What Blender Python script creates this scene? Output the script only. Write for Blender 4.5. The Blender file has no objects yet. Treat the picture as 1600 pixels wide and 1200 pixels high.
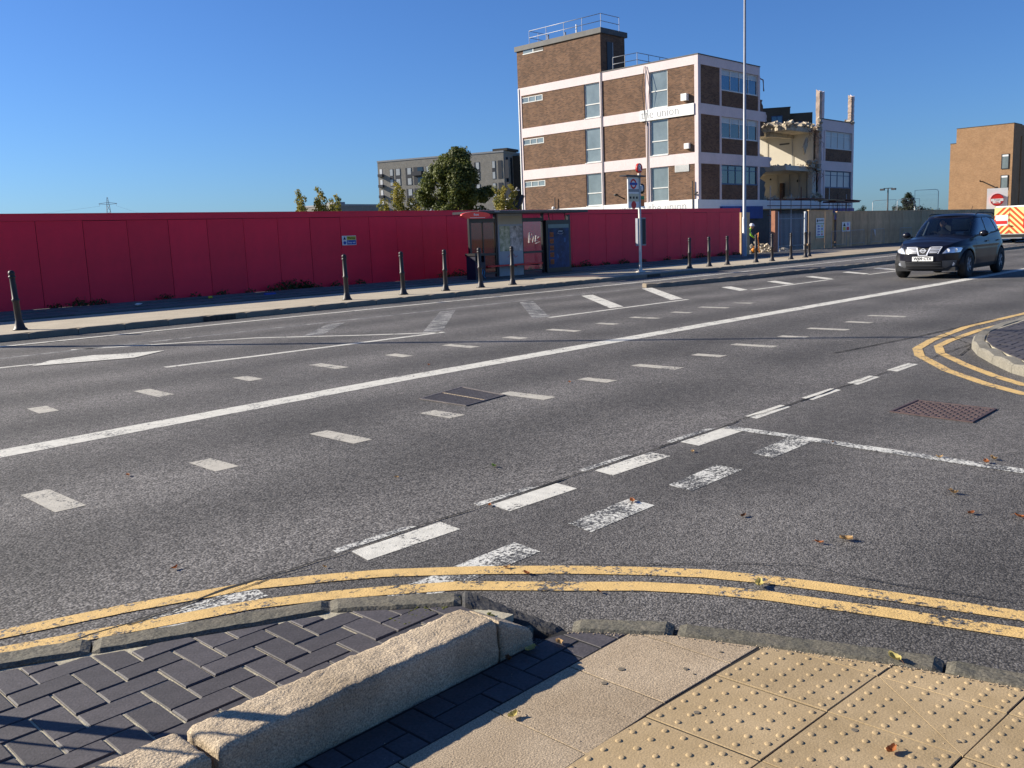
import bpy, bmesh, math, random
from math import radians, sin, cos, tan, pi, sqrt, hypot, atan2
from mathutils import Vector, Matrix, noise
random.seed(7)
C = bpy.context.scene.collection
SC = bpy.context.scene
# ------------------------------------------------------------------ camera
F, YAW, PIT, ROL, H0 = 1425.74, .80262, .158686, -.0391006, 1.53
fw = Vector((sin(YAW)*cos(PIT), cos(YAW)*cos(PIT), -sin(PIT)))
rt = Vector((cos(YAW), -sin(YAW), 0)); up = rt.cross(fw)
c_, s_ = cos(ROL), sin(ROL)
RT = c_*rt + s_*up; UP = -s_*rt + c_*up
cam = bpy.data.cameras.new('camera'); cam.sensor_width = 36; cam.lens = F/1600*36
cam.clip_start = .05; cam.clip_end = 6000
co = bpy.data.objects.new('camera', cam); C.objects.link(co)
m = Matrix((RT, UP, -fw)).transposed().to_4x4(); m.translation = (0, 0, H0)
co.matrix_world = m; SC.camera = co
# ------------------------------------------------------------------ light
SUN = Vector((-.453, .785, .423)).normalized()
SUN_EL = math.asin(SUN.z); SUN_AZ = atan2(SUN.x, SUN.y)
w = bpy.data.worlds.new('World'); SC.world = w; w.use_nodes = True
nt = w.node_tree; bg = nt.nodes['Background']
sky = nt.nodes.new('ShaderNodeTexSky'); sky.sky_type = 'NISHITA'; sky.sun_disc = False
sky.sun_elevation = SUN_EL; sky.sun_rotation = SUN_AZ
sky.altitude = 20; sky.air_density = 1.0; sky.dust_density = .45; sky.ozone_density = 2.6
tint = nt.nodes.new('ShaderNodeVectorMath'); tint.operation = 'MULTIPLY'; tint.inputs[1].default_value = (.46, .76, 1.27)
nt.links.new(sky.outputs[0], tint.inputs[0]); nt.links.new(tint.outputs[0], bg.inputs[0]); bg.inputs[1].default_value = .054
sl = bpy.data.lights.new('sun', 'SUN'); sl.energy = 5.0; sl.angle = radians(.53); sl.color = (1, .91, .77)
so = bpy.data.objects.new('sun', sl); C.objects.link(so); so.rotation_euler = SUN.to_track_quat('Z', 'Y').to_euler()
vs = SC.view_settings; SC.display_settings.display_device = 'sRGB'
vs.view_transform = 'Standard'; vs.look = 'None'; vs.gamma = 1; vs.use_curve_mapping = False
vs.exposure = .98
# ------------------------------------------------------------------ helpers
def ray(x, y): return RT*((x-800)/F) + UP*((600-y)/F) + fw
def G(x, y, z=0.):
    d = ray(x, y); t = (z-H0)/d.z; return (d.x*t, d.y*t)

def tag(o, label=None, cat=None, group=None, kind=None):
    if label: o['label'] = label
    if cat: o['category'] = cat
    if group: o['group'] = group
    if kind: o['kind'] = kind
    return o
def thing(name, label, cat, loc=(0, 0, 0), rz=0, group=None, kind=None):
    o = bpy.data.objects.new(name, None); C.objects.link(o); o.empty_display_size = .1
    o.location = loc; o.rotation_euler = (0, 0, rz)
    return tag(o, label, cat, group, kind)
def dup(root, loc, rz=0, label=None):
    def cp(o, par):
        c = o.copy(); C.objects.link(c); c.parent = par
        for ch in kids.get(o.name, []): cp(ch, c)
        return c
    kids = {}
    for o in bpy.data.objects:
        if o.parent: kids.setdefault(o.parent.name, []).append(o)
    r = cp(root, None); r.location = loc; r.rotation_euler = (0, 0, rz)
    if label: r['label'] = label
    return r
class MB:
    def __init__(s): s.v = []; s.f = []; s.sm = []
    def add(s, vs, fs, smooth=False):
        n = len(s.v); s.v += [tuple(p) for p in vs]; s.f += [tuple(i+n for i in f) for f in fs]; s.sm += [smooth]*len(fs); return s
    def box(s, x0, y0, z0, x1, y1, z1, M=None):
        v = [Vector(p) for p in [(x0,y0,z0),(x1,y0,z0),(x1,y1,z0),(x0,y1,z0),(x0,y0,z1),(x1,y0,z1),(x1,y1,z1),(x0,y1,z1)]]
        if M is not None: v = [M @ p for p in v]
        return s.add(v, [(0,3,2,1),(4,5,6,7),(0,1,5,4),(1,2,6,5),(2,3,7,6),(3,0,4,7)])
    def tube(s, pts, r, n=8, cap=True):
        pts = [Vector(p) for p in pts]; k = len(pts)
        rs = r if isinstance(r, (list, tuple)) else [r]*k
        vs = []; fs = []
        for i, p in enumerate(pts):
            d = (pts[min(i+1, k-1)] - pts[max(i-1, 0)]).normalized()
            a = d.orthogonal() if abs(d.z) > .99 else d.cross(Vector((0, 0, 1)))
            if abs(d.z) > .99: a = Vector((1, 0, 0))
            a = (a - d*a.dot(d)).normalized(); b = d.cross(a)
            for j in range(n):
                t = 2*pi*j/n; vs.append(p + (a*cos(t) + b*sin(t))*rs[i])
        for i in range(k-1):
            for j in range(n):
                j2 = (j+1) % n; fs.append((i*n+j, i*n+j2, (i+1)*n+j2, (i+1)*n+j))
        s.add(vs, fs, True)
        if cap: s.add(vs[:n], [tuple(range(n))[::-1]]); s.add(vs[-n:], [tuple(range(n))])
        return s
    def lathe(s, prof, n=16, c=(0, 0, 0), smooth=True, cap=True):
        vs = []; fs = []; k = len(prof)
        for r, z in prof:
            for j in range(n):
                t = 2*pi*j/n; vs.append((c[0]+r*cos(t), c[1]+r*sin(t), c[2]+z))
        for i in range(k-1):
            for j in range(n):
                j2 = (j+1) % n; fs.append((i*n+j, i*n+j2, (i+1)*n+j2, (i+1)*n+j))
        if cap: fs.append(tuple(range((k-1)*n, k*n))); fs.append(tuple(range(n))[::-1])
        return s.add(vs, fs, smooth)
    def prism(s, poly, z0, z1, bev=0, zf=None):
        n = len(poly); a = sum(poly[i][0]*poly[(i+1)%n][1]-poly[(i+1)%n][0]*poly[i][1] for i in range(n))
        if a < 0: poly = poly[::-1]
        cx = sum(p[0] for p in poly)/n; cy = sum(p[1] for p in poly)/n
        zz = zf or (lambda x, y: 0)
        def ins(p):
            d = hypot(p[0]-cx, p[1]-cy) or 1; k = max(0, 1-bev*1.4/d); return (cx+(p[0]-cx)*k, cy+(p[1]-cy)*k)
        rings = [[(x, y, z0+zz(x, y)) for x, y in poly], [(x, y, z1-bev+zz(x, y)) for x, y in poly]]
        if bev: rings.append([(ins(p)[0], ins(p)[1], z1+zz(*p)) for p in poly])
        vs = [p for r in rings for p in r]; fs = []
        for i in range(len(rings)-1):
            for j in range(n):
                j2 = (j+1) % n; fs.append((i*n+j, i*n+j2, (i+1)*n+j2, (i+1)*n+j))
        fs.append(tuple(range((len(rings)-1)*n, len(rings)*n)))
        return s.add(vs, fs)
    def ico(s, c, r, sub=1, sq=(1, 1, 1), jit=0, smooth=False):
        bm = bmesh.new(); bmesh.ops.create_icosphere(bm, subdivisions=sub, radius=1)
        vs = []
        for v in bm.verts:
            k = 1 + random.uniform(-jit, jit); vs.append((c[0]+v.co.x*r*sq[0]*k, c[1]+v.co.y*r*sq[1]*k, c[2]+v.co.z*r*sq[2]*k))
        fs = [tuple(v.index for v in f.verts) for f in bm.faces]; bm.free()
        return s.add(vs, fs, smooth)
    def build(s, name, mat=None, parent=None, loc=None):
        me = bpy.data.meshes.new(name); me.from_pydata(s.v, [], s.f)
        if mat: me.materials.append(mat)
        if any(s.sm): me.polygons.foreach_set('use_smooth', s.sm)
        me.update()
        o = bpy.data.objects.new(name, me); C.objects.link(o)
        if parent: o.parent = parent
        if loc: o.location = loc
        return o
def inst(name, me, parent, loc, rz=0, rx=0, ry=0, sc=None):
    o = bpy.data.objects.new(name, me); C.objects.link(o); o.parent = parent
    o.location = loc; o.rotation_euler = (rx, ry, rz)
    if sc: o.scale = sc
    return o
def bx(name, mat, parent, *b):
    return MB().box(*b).build(name, mat, parent)
def text_mesh(name, txt, size, mat, parent, M, ext=.004, bold=0, spacing=1, align='CENTER', sx=1):
    cu = bpy.data.curves.new(name, 'FONT'); cu.body = txt; cu.size = size; cu.extrude = ext; cu.offset = bold
    cu.align_x = align; cu.align_y = 'CENTER'; cu.space_character = spacing; cu.resolution_u = 2
    o = bpy.data.objects.new(name, cu); C.objects.link(o)
    dg = bpy.context.evaluated_depsgraph_get(); me = bpy.data.meshes.new_from_object(o.evaluated_get(dg))
    bpy.data.objects.remove(o); bpy.data.curves.remove(cu)
    me.materials.clear(); me.materials.append(mat); me.name = name
    me.transform(M @ Matrix.Diagonal((sx, 1, 1, 1)))
    o = bpy.data.objects.new(name, me); C.objects.link(o)
    if parent: o.parent = parent
    return o
def frame(origin, xd, yd):  # matrix: local x,y axes to world dirs
    xd = Vector(xd).normalized(); yd = Vector(yd).normalized(); zd = xd.cross(yd)
    M = Matrix((xd, yd, zd)).transposed().to_4x4(); M.translation = origin; return M
# ------------------------------------------------------------------ materials
def mat(name, col, rough=.7, metal=0., var=.12, vs=2., bump=0., bs=60., spec=.4, rnd=0., col2=None, fs=40., fine=0., world=False, coat=0., emis=0):
    m = bpy.data.materials.new(name); m.use_nodes = True; n = m.node_tree.nodes; l = m.node_tree.links
    b = n['Principled BSDF']; b.inputs['Roughness'].default_value = rough; b.inputs['Metallic'].default_value = metal
    b.inputs['Specular IOR Level'].default_value = spec; b.inputs['Coat Weight'].default_value = coat
    if coat: b.inputs['Coat Roughness'].default_value = .03
    if world: co_ = n.new('ShaderNodeNewGeometry').outputs['Position']
    else: co_ = n.new('ShaderNodeTexCoord').outputs['Object']
    t1 = n.new('ShaderNodeTexNoise'); t1.inputs['Scale'].default_value = vs; t1.inputs['Detail'].default_value = 6; t1.inputs['Roughness'].default_value = .65
    l.new(co_, t1.inputs['Vector'])
    mr = n.new('ShaderNodeMapRange'); mr.inputs[1].default_value = .3; mr.inputs[2].default_value = .7
    l.new(t1.outputs['Fac'], mr.inputs[0])
    c1 = [c*(1-var) for c in col[:3]]; c2 = [min(1, c*(1+var)) for c in (col2 or col)[:3]]
    mx = n.new('ShaderNodeMix'); mx.data_type = 'RGBA'; l.new(mr.outputs[0], mx.inputs['Factor'])
    mx.inputs['A'].default_value = (*c1, 1); mx.inputs['B'].default_value = (*c2, 1)
    out = mx.outputs['Result']
    if fine:
        t2 = n.new('ShaderNodeTexNoise'); t2.inputs['Scale'].default_value = fs; t2.inputs['Detail'].default_value = 3; l.new(co_, t2.inputs['Vector'])
        m2 = n.new('ShaderNodeMapRange'); m2.inputs[1].default_value = .3; m2.inputs[2].default_value = .7; m2.inputs[3].default_value = 1-fine; m2.inputs[4].default_value = 1+fine
        l.new(t2.outputs['Fac'], m2.inputs[0])
        v = n.new('ShaderNodeVectorMath'); v.operation = 'SCALE'; l.new(out, v.inputs[0]); l.new(m2.outputs[0], v.inputs['Scale']); out = v.outputs[0]
    if rnd:
        oi = n.new('ShaderNodeObjectInfo'); m3 = n.new('ShaderNodeMapRange'); m3.inputs[3].default_value = 1-rnd; m3.inputs[4].default_value = 1+rnd
        l.new(oi.outputs['Random'], m3.inputs[0])
        v = n.new('ShaderNodeVectorMath'); v.operation = 'SCALE'; l.new(out, v.inputs[0]); l.new(m3.outputs[0], v.inputs['Scale']); out = v.outputs[0]
    l.new(out, b.inputs['Base Color'])
    if bump:
        t3 = n.new('ShaderNodeTexNoise'); t3.inputs['Scale'].default_value = bs; t3.inputs['Detail'].default_value = 4; l.new(co_, t3.inputs['Vector'])
        bp = n.new('ShaderNodeBump'); bp.inputs['Distance'].default_value = bump; bp.inputs['Strength'].default_value = .8
        l.new(t3.outputs['Fac'], bp.inputs['Height']); l.new(bp.outputs[0], b.inputs['Normal'])
    if emis: b.inputs['Emission Color'].default_value = (*col[:3], 1); b.inputs['Emission Strength'].default_value = emis
    return m

def asphalt_nodes(m, tint=(1, 1, 1), lo=.028, hi=.26, scale=118., paint=None, wear=.5, wscale=30.):
    n = m.node_tree.nodes; l = m.node_tree.links; b = n['Principled BSDF']
    b.inputs['Roughness'].default_value = .82; b.inputs['Specular IOR Level'].default_value = .35
    P = n.new('ShaderNodeNewGeometry').outputs['Position']
    vo = n.new('ShaderNodeTexVoronoi'); vo.inputs['Scale'].default_value = scale; l.new(P, vo.inputs['Vector'])
    sep = n.new('ShaderNodeSeparateColor'); l.new(vo.outputs['Color'], sep.inputs[0])
    big = n.new('ShaderNodeTexNoise'); big.inputs['Scale'].default_value = .55; big.inputs['Detail'].default_value = 5; l.new(P, big.inputs['Vector'])
    mid = n.new('ShaderNodeTexNoise'); mid.inputs['Scale'].default_value = 9; mid.inputs['Detail'].default_value = 4; l.new(P, mid.inputs['Vector'])
    # stone brightness: random value per cell, fading to dark at the cell edge
    pw = n.new('ShaderNodeMath'); pw.operation = 'POWER'; pw.inputs[1].default_value = 1.7; l.new(sep.outputs[0], pw.inputs[0])
    mr = n.new('ShaderNodeMapRange'); mr.inputs[3].default_value = lo*1.9; mr.inputs[4].default_value = hi; l.new(pw.outputs[0], mr.inputs[0])
    ed = n.new('ShaderNodeMapRange'); ed.inputs[1].default_value = .42; ed.inputs[2].default_value = .75; ed.inputs[3].default_value = 1; ed.inputs[4].default_value = .3
    l.new(vo.outputs['Distance'], ed.inputs[0])
    a = n.new('ShaderNodeMath'); a.operation = 'MULTIPLY'; l.new(mr.outputs[0], a.inputs[0]); l.new(ed.outputs[0], a.inputs[1])
    bg_ = n.new('ShaderNodeMapRange'); bg_.inputs[1].default_value = .3; bg_.inputs[2].default_value = .7; bg_.inputs[3].default_value = .72; bg_.inputs[4].default_value = 1.22
    l.new(big.outputs['Fac'], bg_.inputs[0])
    a2 = n.new('ShaderNodeMath'); a2.operation = 'MULTIPLY'; l.new(a.outputs[0], a2.inputs[0]); l.new(bg_.outputs[0], a2.inputs[1])
    mm = n.new('ShaderNodeMapRange'); mm.inputs[1].default_value = .3; mm.inputs[2].default_value = .7; mm.inputs[3].default_value = .85; mm.inputs[4].default_value = 1.15
    l.new(mid.outputs['Fac'], mm.inputs[0])
    a3 = n.new('ShaderNodeMath'); a3.operation = 'MULTIPLY'; l.new(a2.outputs[0], a3.inputs[0]); l.new(mm.outputs[0], a3.inputs[1])
    # wheel tracks: darker polished bands along the carriageway (wear of the surface)
    sx = n.new('ShaderNodeSeparateXYZ'); l.new(P, sx.inputs[0])
    wv = n.new('ShaderNodeMath'); wv.operation = 'SINE'
    ym = n.new('ShaderNodeMath'); ym.operation = 'MULTIPLY_ADD'; ym.inputs[1].default_value = 3.3; ym.inputs[2].default_value = .9; l.new(sx.outputs[1], ym.inputs[0]); l.new(ym.outputs[0], wv.inputs[0])
    wm = n.new('ShaderNodeMapRange'); wm.inputs[1].default_value = -1; wm.inputs[2].default_value = 1; wm.inputs[3].default_value = .76; wm.inputs[4].default_value = 1.14; l.new(wv.outputs[0], wm.inputs[0])
    a4 = n.new('ShaderNodeMath'); a4.operation = 'MULTIPLY'; l.new(a3.outputs[0], a4.inputs[0]); l.new(wm.outputs[0], a4.inputs[1])
    sc = n.new('ShaderNodeVectorMath'); sc.operation = 'SCALE'; sc.inputs[0].default_value = tint; l.new(a4.outputs[0], sc.inputs['Scale'])
    out = sc.outputs[0]
    hgt = n.new('ShaderNodeMath'); hgt.operation = 'MULTIPLY_ADD'; hgt.inputs[1].default_value = -1.0; l.new(vo.outputs['Distance'], hgt.inputs[0]); l.new(sep.outputs[1], hgt.inputs[2])
    bp = n.new('ShaderNodeBump'); bp.inputs['Distance'].default_value = .0035; bp.inputs['Strength'].default_value = .7
    l.new(hgt.outputs[0], bp.inputs['Height']); l.new(bp.outputs[0], b.inputs['Normal'])
    if paint:
        w1 = n.new('ShaderNodeTexNoise'); w1.inputs['Scale'].default_value = wscale; w1.inputs['Detail'].default_value = 8; w1.inputs['Roughness'].default_value = .7; l.new(P, w1.inputs['Vector'])
        w2 = n.new('ShaderNodeTexNoise'); w2.inputs['Scale'].default_value = 4; w2.inputs['Detail'].default_value = 3; l.new(P, w2.inputs['Vector'])
        ad = n.new('ShaderNodeMath'); ad.operation = 'MULTIPLY_ADD'; ad.inputs[1].default_value = .6; l.new(w2.outputs['Fac'], ad.inputs[0]); l.new(w1.outputs['Fac'], ad.inputs[2])
        ad2 = n.new('ShaderNodeMath'); ad2.operation = 'MULTIPLY_ADD'; ad2.inputs[1].default_value = .12; l.new(sep.outputs[2], ad2.inputs[0]); l.new(ad.outputs[0], ad2.inputs[2])
        r = n.new('ShaderNodeMapRange'); r.inputs[1].default_value = .68+wear*.5; r.inputs[2].default_value = .76+wear*.5; r.inputs[3].default_value = 1; r.inputs[4].default_value = 0
        l.new(ad2.outputs[0], r.inputs[0])
        dirt = n.new('ShaderNodeTexNoise'); dirt.inputs['Scale'].default_value = 14; dirt.inputs['Detail'].default_value = 6; l.new(P, dirt.inputs['Vector'])
        dm = n.new('ShaderNodeMapRange'); dm.inputs[1].default_value = .3; dm.inputs[2].default_value = .7; dm.inputs[3].default_value = 1.06; dm.inputs[4].default_value = .84; l.new(dirt.outputs['Fac'], dm.inputs[0])
        pc = n.new('ShaderNodeVectorMath'); pc.operation = 'SCALE'; pc.inputs[0].default_value = paint; l.new(dm.outputs[0], pc.inputs['Scale'])
        mx = n.new('ShaderNodeMix'); mx.data_type = 'RGBA'; l.new(r.outputs[0], mx.inputs['Factor']); l.new(out, mx.inputs['A']); l.new(pc.outputs[0], mx.inputs['B'])
        out = mx.outputs['Result']
        bp.inputs['Strength'].default_value = .35
    l.new(out, b.inputs['Base Color'])
def amat(name, **k):
    m = bpy.data.materials.new(name); m.use_nodes = True; asphalt_nodes(m, **k); return m
def brick_mat(name, a, b_, mortar, w_=.225, h=.075, bump=.004, var=.35):
    m = bpy.data.materials.new(name); m.use_nodes = True; n = m.node_tree.nodes; l = m.node_tree.links; b = n['Principled BSDF']
    b.inputs['Roughness'].default_value = .85; b.inputs['Specular IOR Level'].default_value = .2
    P = n.new('ShaderNodeNewGeometry').outputs['Position']
    s = n.new('ShaderNodeSeparateXYZ'); l.new(P, s.inputs[0])
    ad = n.new('ShaderNodeMath'); l.new(s.outputs[0], ad.inputs[0]); l.new(s.outputs[1], ad.inputs[1])
    cb = n.new('ShaderNodeCombineXYZ'); l.new(ad.outputs[0], cb.inputs[0]); l.new(s.outputs[2], cb.inputs[1])
    t = n.new('ShaderNodeTexBrick'); l.new(cb.outputs[0], t.inputs['Vector']); t.inputs['Scale'].default_value = 1
    t.inputs['Color1'].default_value = (*a, 1); t.inputs['Color2'].default_value = (*b_, 1); t.inputs['Mortar'].default_value = (*mortar, 1)
    t.inputs['Mortar Size'].default_value = .009; t.inputs['Brick Width'].default_value = w_; t.inputs['Row Height'].default_value = h; t.inputs['Mortar Smooth'].default_value = .2; t.inputs['Bias'].default_value = -.1
    ns = n.new('ShaderNodeTexNoise'); ns.inputs['Scale'].default_value = .8; ns.inputs['Detail'].default_value = 8; ns.inputs['Roughness'].default_value = .75; l.new(P, ns.inputs['Vector'])
    mp = n.new('ShaderNodeMapRange'); mp.inputs[1].default_value = .3; mp.inputs[2].default_value = .7; mp.inputs[3].default_value = 1-var; mp.inputs[4].default_value = 1+var; l.new(ns.outputs['Fac'], mp.inputs[0])
    v = n.new('ShaderNodeVectorMath'); v.operation = 'SCALE'; l.new(t.outputs['Color'], v.inputs[0]); l.new(mp.outputs[0], v.inputs['Scale'])
    l.new(v.outputs[0], b.inputs['Base Color'])
    bp = n.new('ShaderNodeBump'); bp.inputs['Distance'].default_value = bump; l.new(t.outputs['Fac'], bp.inputs['Height']); bp.invert = True; l.new(bp.outputs[0], b.inputs['Normal'])
    return m
def glass_mat(name, tint=(.6, .7, .7), op=.25, base=(.02, .03, .03)):
    m = bpy.data.materials.new(name); m.use_nodes = True; n = m.node_tree.nodes; l = m.node_tree.links
    n.remove(n['Principled BSDF']); o = n['Material Output']
    tr = n.new('ShaderNodeBsdfTransparent'); tr.inputs[0].default_value = (*tint, 1)
    di = n.new('ShaderNodeBsdfDiffuse'); di.inputs[0].default_value = (*base, 1)
    gl = n.new('ShaderNodeBsdfGlossy'); gl.inputs['Roughness'].default_value = .02; gl.inputs[0].default_value = (.95, .97, 1, 1)
    m1 = n.new('ShaderNodeMixShader'); m1.inputs[0].default_value = op; l.new(tr.outputs[0], m1.inputs[1]); l.new(di.outputs[0], m1.inputs[2])
    lw = n.new('ShaderNodeLayerWeight'); lw.inputs[0].default_value = .5; p5 = n.new('ShaderNodeMath'); p5.operation = 'POWER'; p5.inputs[1].default_value = 4.; l.new(lw.outputs['Facing'], p5.inputs[0])
    fr = n.new('ShaderNodeMath'); fr.operation = 'MULTIPLY_ADD'; fr.inputs[1].default_value = .9; fr.inputs[2].default_value = .05; l.new(p5.outputs[0], fr.inputs[0])
    m2 = n.new('ShaderNodeMixShader'); l.new(fr.outputs[0], m2.inputs[0]); l.new(m1.outputs[0], m2.inputs[1]); l.new(gl.outputs[0], m2.inputs[2]); l.new(m2.outputs[0], o.inputs[0])
    return m
M = {}
M['road'] = amat('asphalt_main', tint=(1, .935, .86), lo=.046, hi=.265, scale=90.)
M['side'] = amat('asphalt_side', tint=(1, .935, .86), lo=.048, hi=.26, scale=125.)
M['cycle'] = amat('asphalt_old', tint=(1, .95, .92), lo=.05, hi=.32, scale=130.)
M['white'] = amat('white_paint', paint=(.62, .60, .525), wear=.50)
M['cream_paint'] = amat('cream_paint', paint=(.47, .44, .37), wear=.46, wscale=40)
M['white_worn'] = amat('white_paint_worn', paint=(.62, .61, .55), wear=.24, wscale=45)
M['white_faint'] = amat('white_paint_faint', paint=(.38, .37, .34), wear=.2, wscale=50)
M['yellow'] = amat('yellow_paint', paint=(.64, .43, .165), wear=.47)
M['tar'] = mat('crack_dark', (.012, .012, .012), .95, var=.3, vs=30)
M['darkstone'] = mat('dark_stone', (.045, .043, .040), .8, var=.3, vs=8, bump=.006, bs=50, fine=.3, fs=90)  # darker speckled tone for the broken kerb stone
M['kerbfar'] = mat('kerb_concrete', (.24, .20, .15), .9, var=.2, vs=3, bump=.004, bs=40, fine=.2, fs=60, rnd=.12)
M['kerbcon'] = mat('kerb_concrete_grey', (.19, .175, .14), .9, var=.2, vs=3, bump=.004, bs=40, fine=.25, fs=60, rnd=.08)
M['kerbgrey'] = mat('kerb_granite_grey', (.105, .10, .075), .85, var=.2, vs=7, bump=.006, bs=45, fine=.45, fs=120, rnd=.1, col2=(.13, .115, .085))
M['granite'] = mat('granite_pink', (.31, .24, .155), .85, var=.15, vs=3, bump=.006, bs=110, fine=.5, fs=190, col2=(.40, .32, .22))
M['paver'] = mat('blue_paver', (.056, .050, .053), .72, var=.2, vs=12, bump=.0012, bs=120, fine=.25, fs=90, rnd=.22, spec=.45)
M['sand'] = mat('joint_sand', (.46, .41, .31), .95, var=.35, vs=18, bump=.004, bs=90, col2=(.34, .31, .22))
M['moss'] = mat('moss', (.07, .075, .01), .95, var=.4, vs=40, bump=.01, bs=120)
M['slab'] = mat('concrete_slab', (.315, .24, .155), .9, var=.07, vs=4, bump=.003, bs=160, fine=.4, fs=190, rnd=.06, col2=(.36, .285, .195))
M['tactile'] = mat('buff_tactile', (.345, .25, .13), .85, var=.10, vs=5, bump=.0015, bs=150, fine=.14, fs=170, rnd=.06, col2=(.37, .275, .155))
M['footway'] = mat('footway_far', (.40, .345, .255), .9, var=.12, vs=1.5, bump=.003, bs=40, fine=.2, fs=40, world=True)
M['verge'] = mat('old_slab_verge', (.10, .105, .10), .95, var=.25, vs=2, bump=.006, bs=30, fine=.25, fs=50, rnd=.15)  # slab colour lowered to deepen the hoarding's shadow strip
M['dirt'] = mat('site_ground', (.20, .17, .12), .95, var=.35, vs=.4, col2=(.13, .14, .07), world=True)
M['red'] = mat('red_hoarding_paint', (.88, .014, .050), .5, var=.09, vs=1.2, bump=.0015, bs=25, rnd=.07, spec=.35, fine=.05, fs=60)
M['redtrim'] = mat('red_hoarding_trim', (.86, .014, .050), .5, var=.07, vs=1.2)
M['ply'] = mat('weathered_plywood', (.50, .33, .175), .85, var=.16, vs=1.6, bump=.002, bs=40, rnd=.16, fine=.15, fs=30, col2=(.54, .36, .20))
M['post'] = mat('iron_bollard_paint', (.028, .025, .026), .5, var=.2, vs=9, bump=.0008, bs=70, spec=.35)
M['galv'] = mat('galvanised_steel', (.34, .35, .37), .5, .4, var=.12, vs=4)
M['palisade'] = mat('palisade_steel', (.22, .27, .33), .5, .5, var=.15, vs=3, rnd=.1)
M['black'] = mat('black_powder_coat', (.012, .012, .014), .35, var=.1, spec=.5)
M['rubber'] = mat('rubber', (.018, .018, .018), .8)
M['whitep'] = mat('white_plastic', (.75, .75, .73), .5, var=.05)
M['grey'] = mat('grey_paint', (.25, .26, .27), .5)
M['blackink'] = mat('black_print', (.02, .02, .02), .6, var=.05)
M['redink'] = mat('red_print', (.60, .025, .02), .5, var=.05)
M['redbright'] = mat('red_enamel', (.75, .03, .02), .35, var=.05)
M['blueink'] = mat('blue_print', (.02, .07, .35), .5, var=.05)
M['greenink'] = mat('green_print', (.03, .25, .08), .5, var=.05)
M['yelink'] = mat('yellow_print', (.60, .50, .03), .5, var=.05)
M['orange'] = mat('orange_print', (.65, .17, .02), .5, var=.08)
M['brick'] = brick_mat('brown_brick', (.185, .10, .058), (.085, .047, .032), (.16, .125, .095), var=.3)
M['brick2'] = brick_mat('buff_brick', (.36, .21, .11), (.28, .155, .08), (.30, .21, .13), var=.16)
M['brickgrey'] = brick_mat('grey_brick', (.29, .27, .235), (.21, .20, .175), (.21, .20, .18), var=.15)
M['brickdark'] = brick_mat('charcoal_brick', (.07, .06, .05), (.05, .045, .04), (.06, .06, .05), var=.2)
M['band'] = mat('pink_render_band', (.66, .555, .545), .8, var=.06, vs=.8, bump=.002, bs=12, world=True, fine=.05, fs=8)
M['cream'] = mat('cream_plaster', (.54, .50, .42), .9, var=.16, vs=.9, world=True, col2=(.44, .41, .34))
M['conc'] = mat('broken_concrete', (.42, .36, .27), .95, var=.3, vs=2.5, bump=.03, bs=9, world=True, fine=.2, fs=20)
M['darkfascia'] = mat('lead_fascia', (.07, .07, .07), .6, var=.3, vs=2, world=True)
M['glassb'] = mat('window_glass_dusty', (.17, .21, .22), .12, var=.25, vs=.6, spec=.8, world=True)
M['glassdark'] = mat('window_glass_dark', (.02, .03, .04), .05, var=.2, vs=.5, spec=1, world=True)
M['glassblind'] = mat('window_blind', (.42, .44, .44), .35, var=.12, vs=.9, spec=.6, world=True)
M['glasssky'] = mat('window_glass_reflective', (.10, .14, .18), .03, .75, var=.1, world=True)
M['winframe'] = mat('window_frame_white', (.60, .60, .57), .5, world=True)
M['winblue'] = mat('window_frame_blue', (.03, .07, .16), .4, world=True)
M['windark'] = mat('window_frame_dark', (.03, .032, .04), .5, world=True)
M['blue'] = mat('blue_fascia', (.012, .045, .25), .5, world=True)
M['wood'] = mat('timber_post', (.33, .14, .08), .8, var=.2, vs=5, bump=.003, bs=30)
M['rust'] = mat('rusty_scaffold', (.14, .05, .03), .7, var=.3, vs=3)
M['bark'] = mat('bark', (.09, .07, .05), .95, var=.3, vs=4, bump=.02, bs=12)
M['hivis'] = mat('hi_vis_yellow', (.45, .85, .05), .7, var=.08)
M['skin'] = mat('skin', (.50, .28, .19), .55, var=.05)
M['cloth'] = mat('dark_cloth', (.03, .035, .05), .9)
def leafmat(name, a, b, c=None):
    m = bpy.data.materials.new(name); m.use_nodes = True; n = m.node_tree.nodes; l = m.node_tree.links; p = n['Principled BSDF']
    at = n.new('ShaderNodeTexCoord'); t = n.new('ShaderNodeTexNoise'); t.inputs['Scale'].default_value = 1.1; t.inputs['Detail'].default_value = 5; l.new(at.outputs['Object'], t.inputs['Vector'])
    r = n.new('ShaderNodeValToRGB'); r.color_ramp.elements[0].position = .35; r.color_ramp.elements[0].color = (*a, 1); r.color_ramp.elements[1].position = .65; r.color_ramp.elements[1].color = (*b, 1)
    if c: e = r.color_ramp.elements.new(.75); e.color = (*c, 1)
    l.new(t.outputs['Fac'], r.inputs[0]); l.new(r.outputs[0], p.inputs['Base Color']); p.inputs['Roughness'].default_value = .6; p.inputs['Specular IOR Level'].default_value = .3
    tl = n.new('ShaderNodeBsdfTranslucent'); l.new(r.outputs[0], tl.inputs[0]); mx = n.new('ShaderNodeMixShader'); mx.inputs[0].default_value = .3
    l.new(p.outputs[0], mx.inputs[1]); l.new(tl.outputs[0], mx.inputs[2]); l.new(mx.outputs[0], n['Material Output'].inputs[0]); return m
M['leafg'] = leafmat('leaf_dark_green', (.045, .062, .014), (.15, .165, .04))
M['leafy'] = leafmat('leaf_autumn', (.16, .17, .03), (.34, .27, .05), (.42, .28, .05))
M['leafc'] = leafmat('leaf_blackgreen', (.015, .025, .012), (.04, .05, .02))
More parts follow.
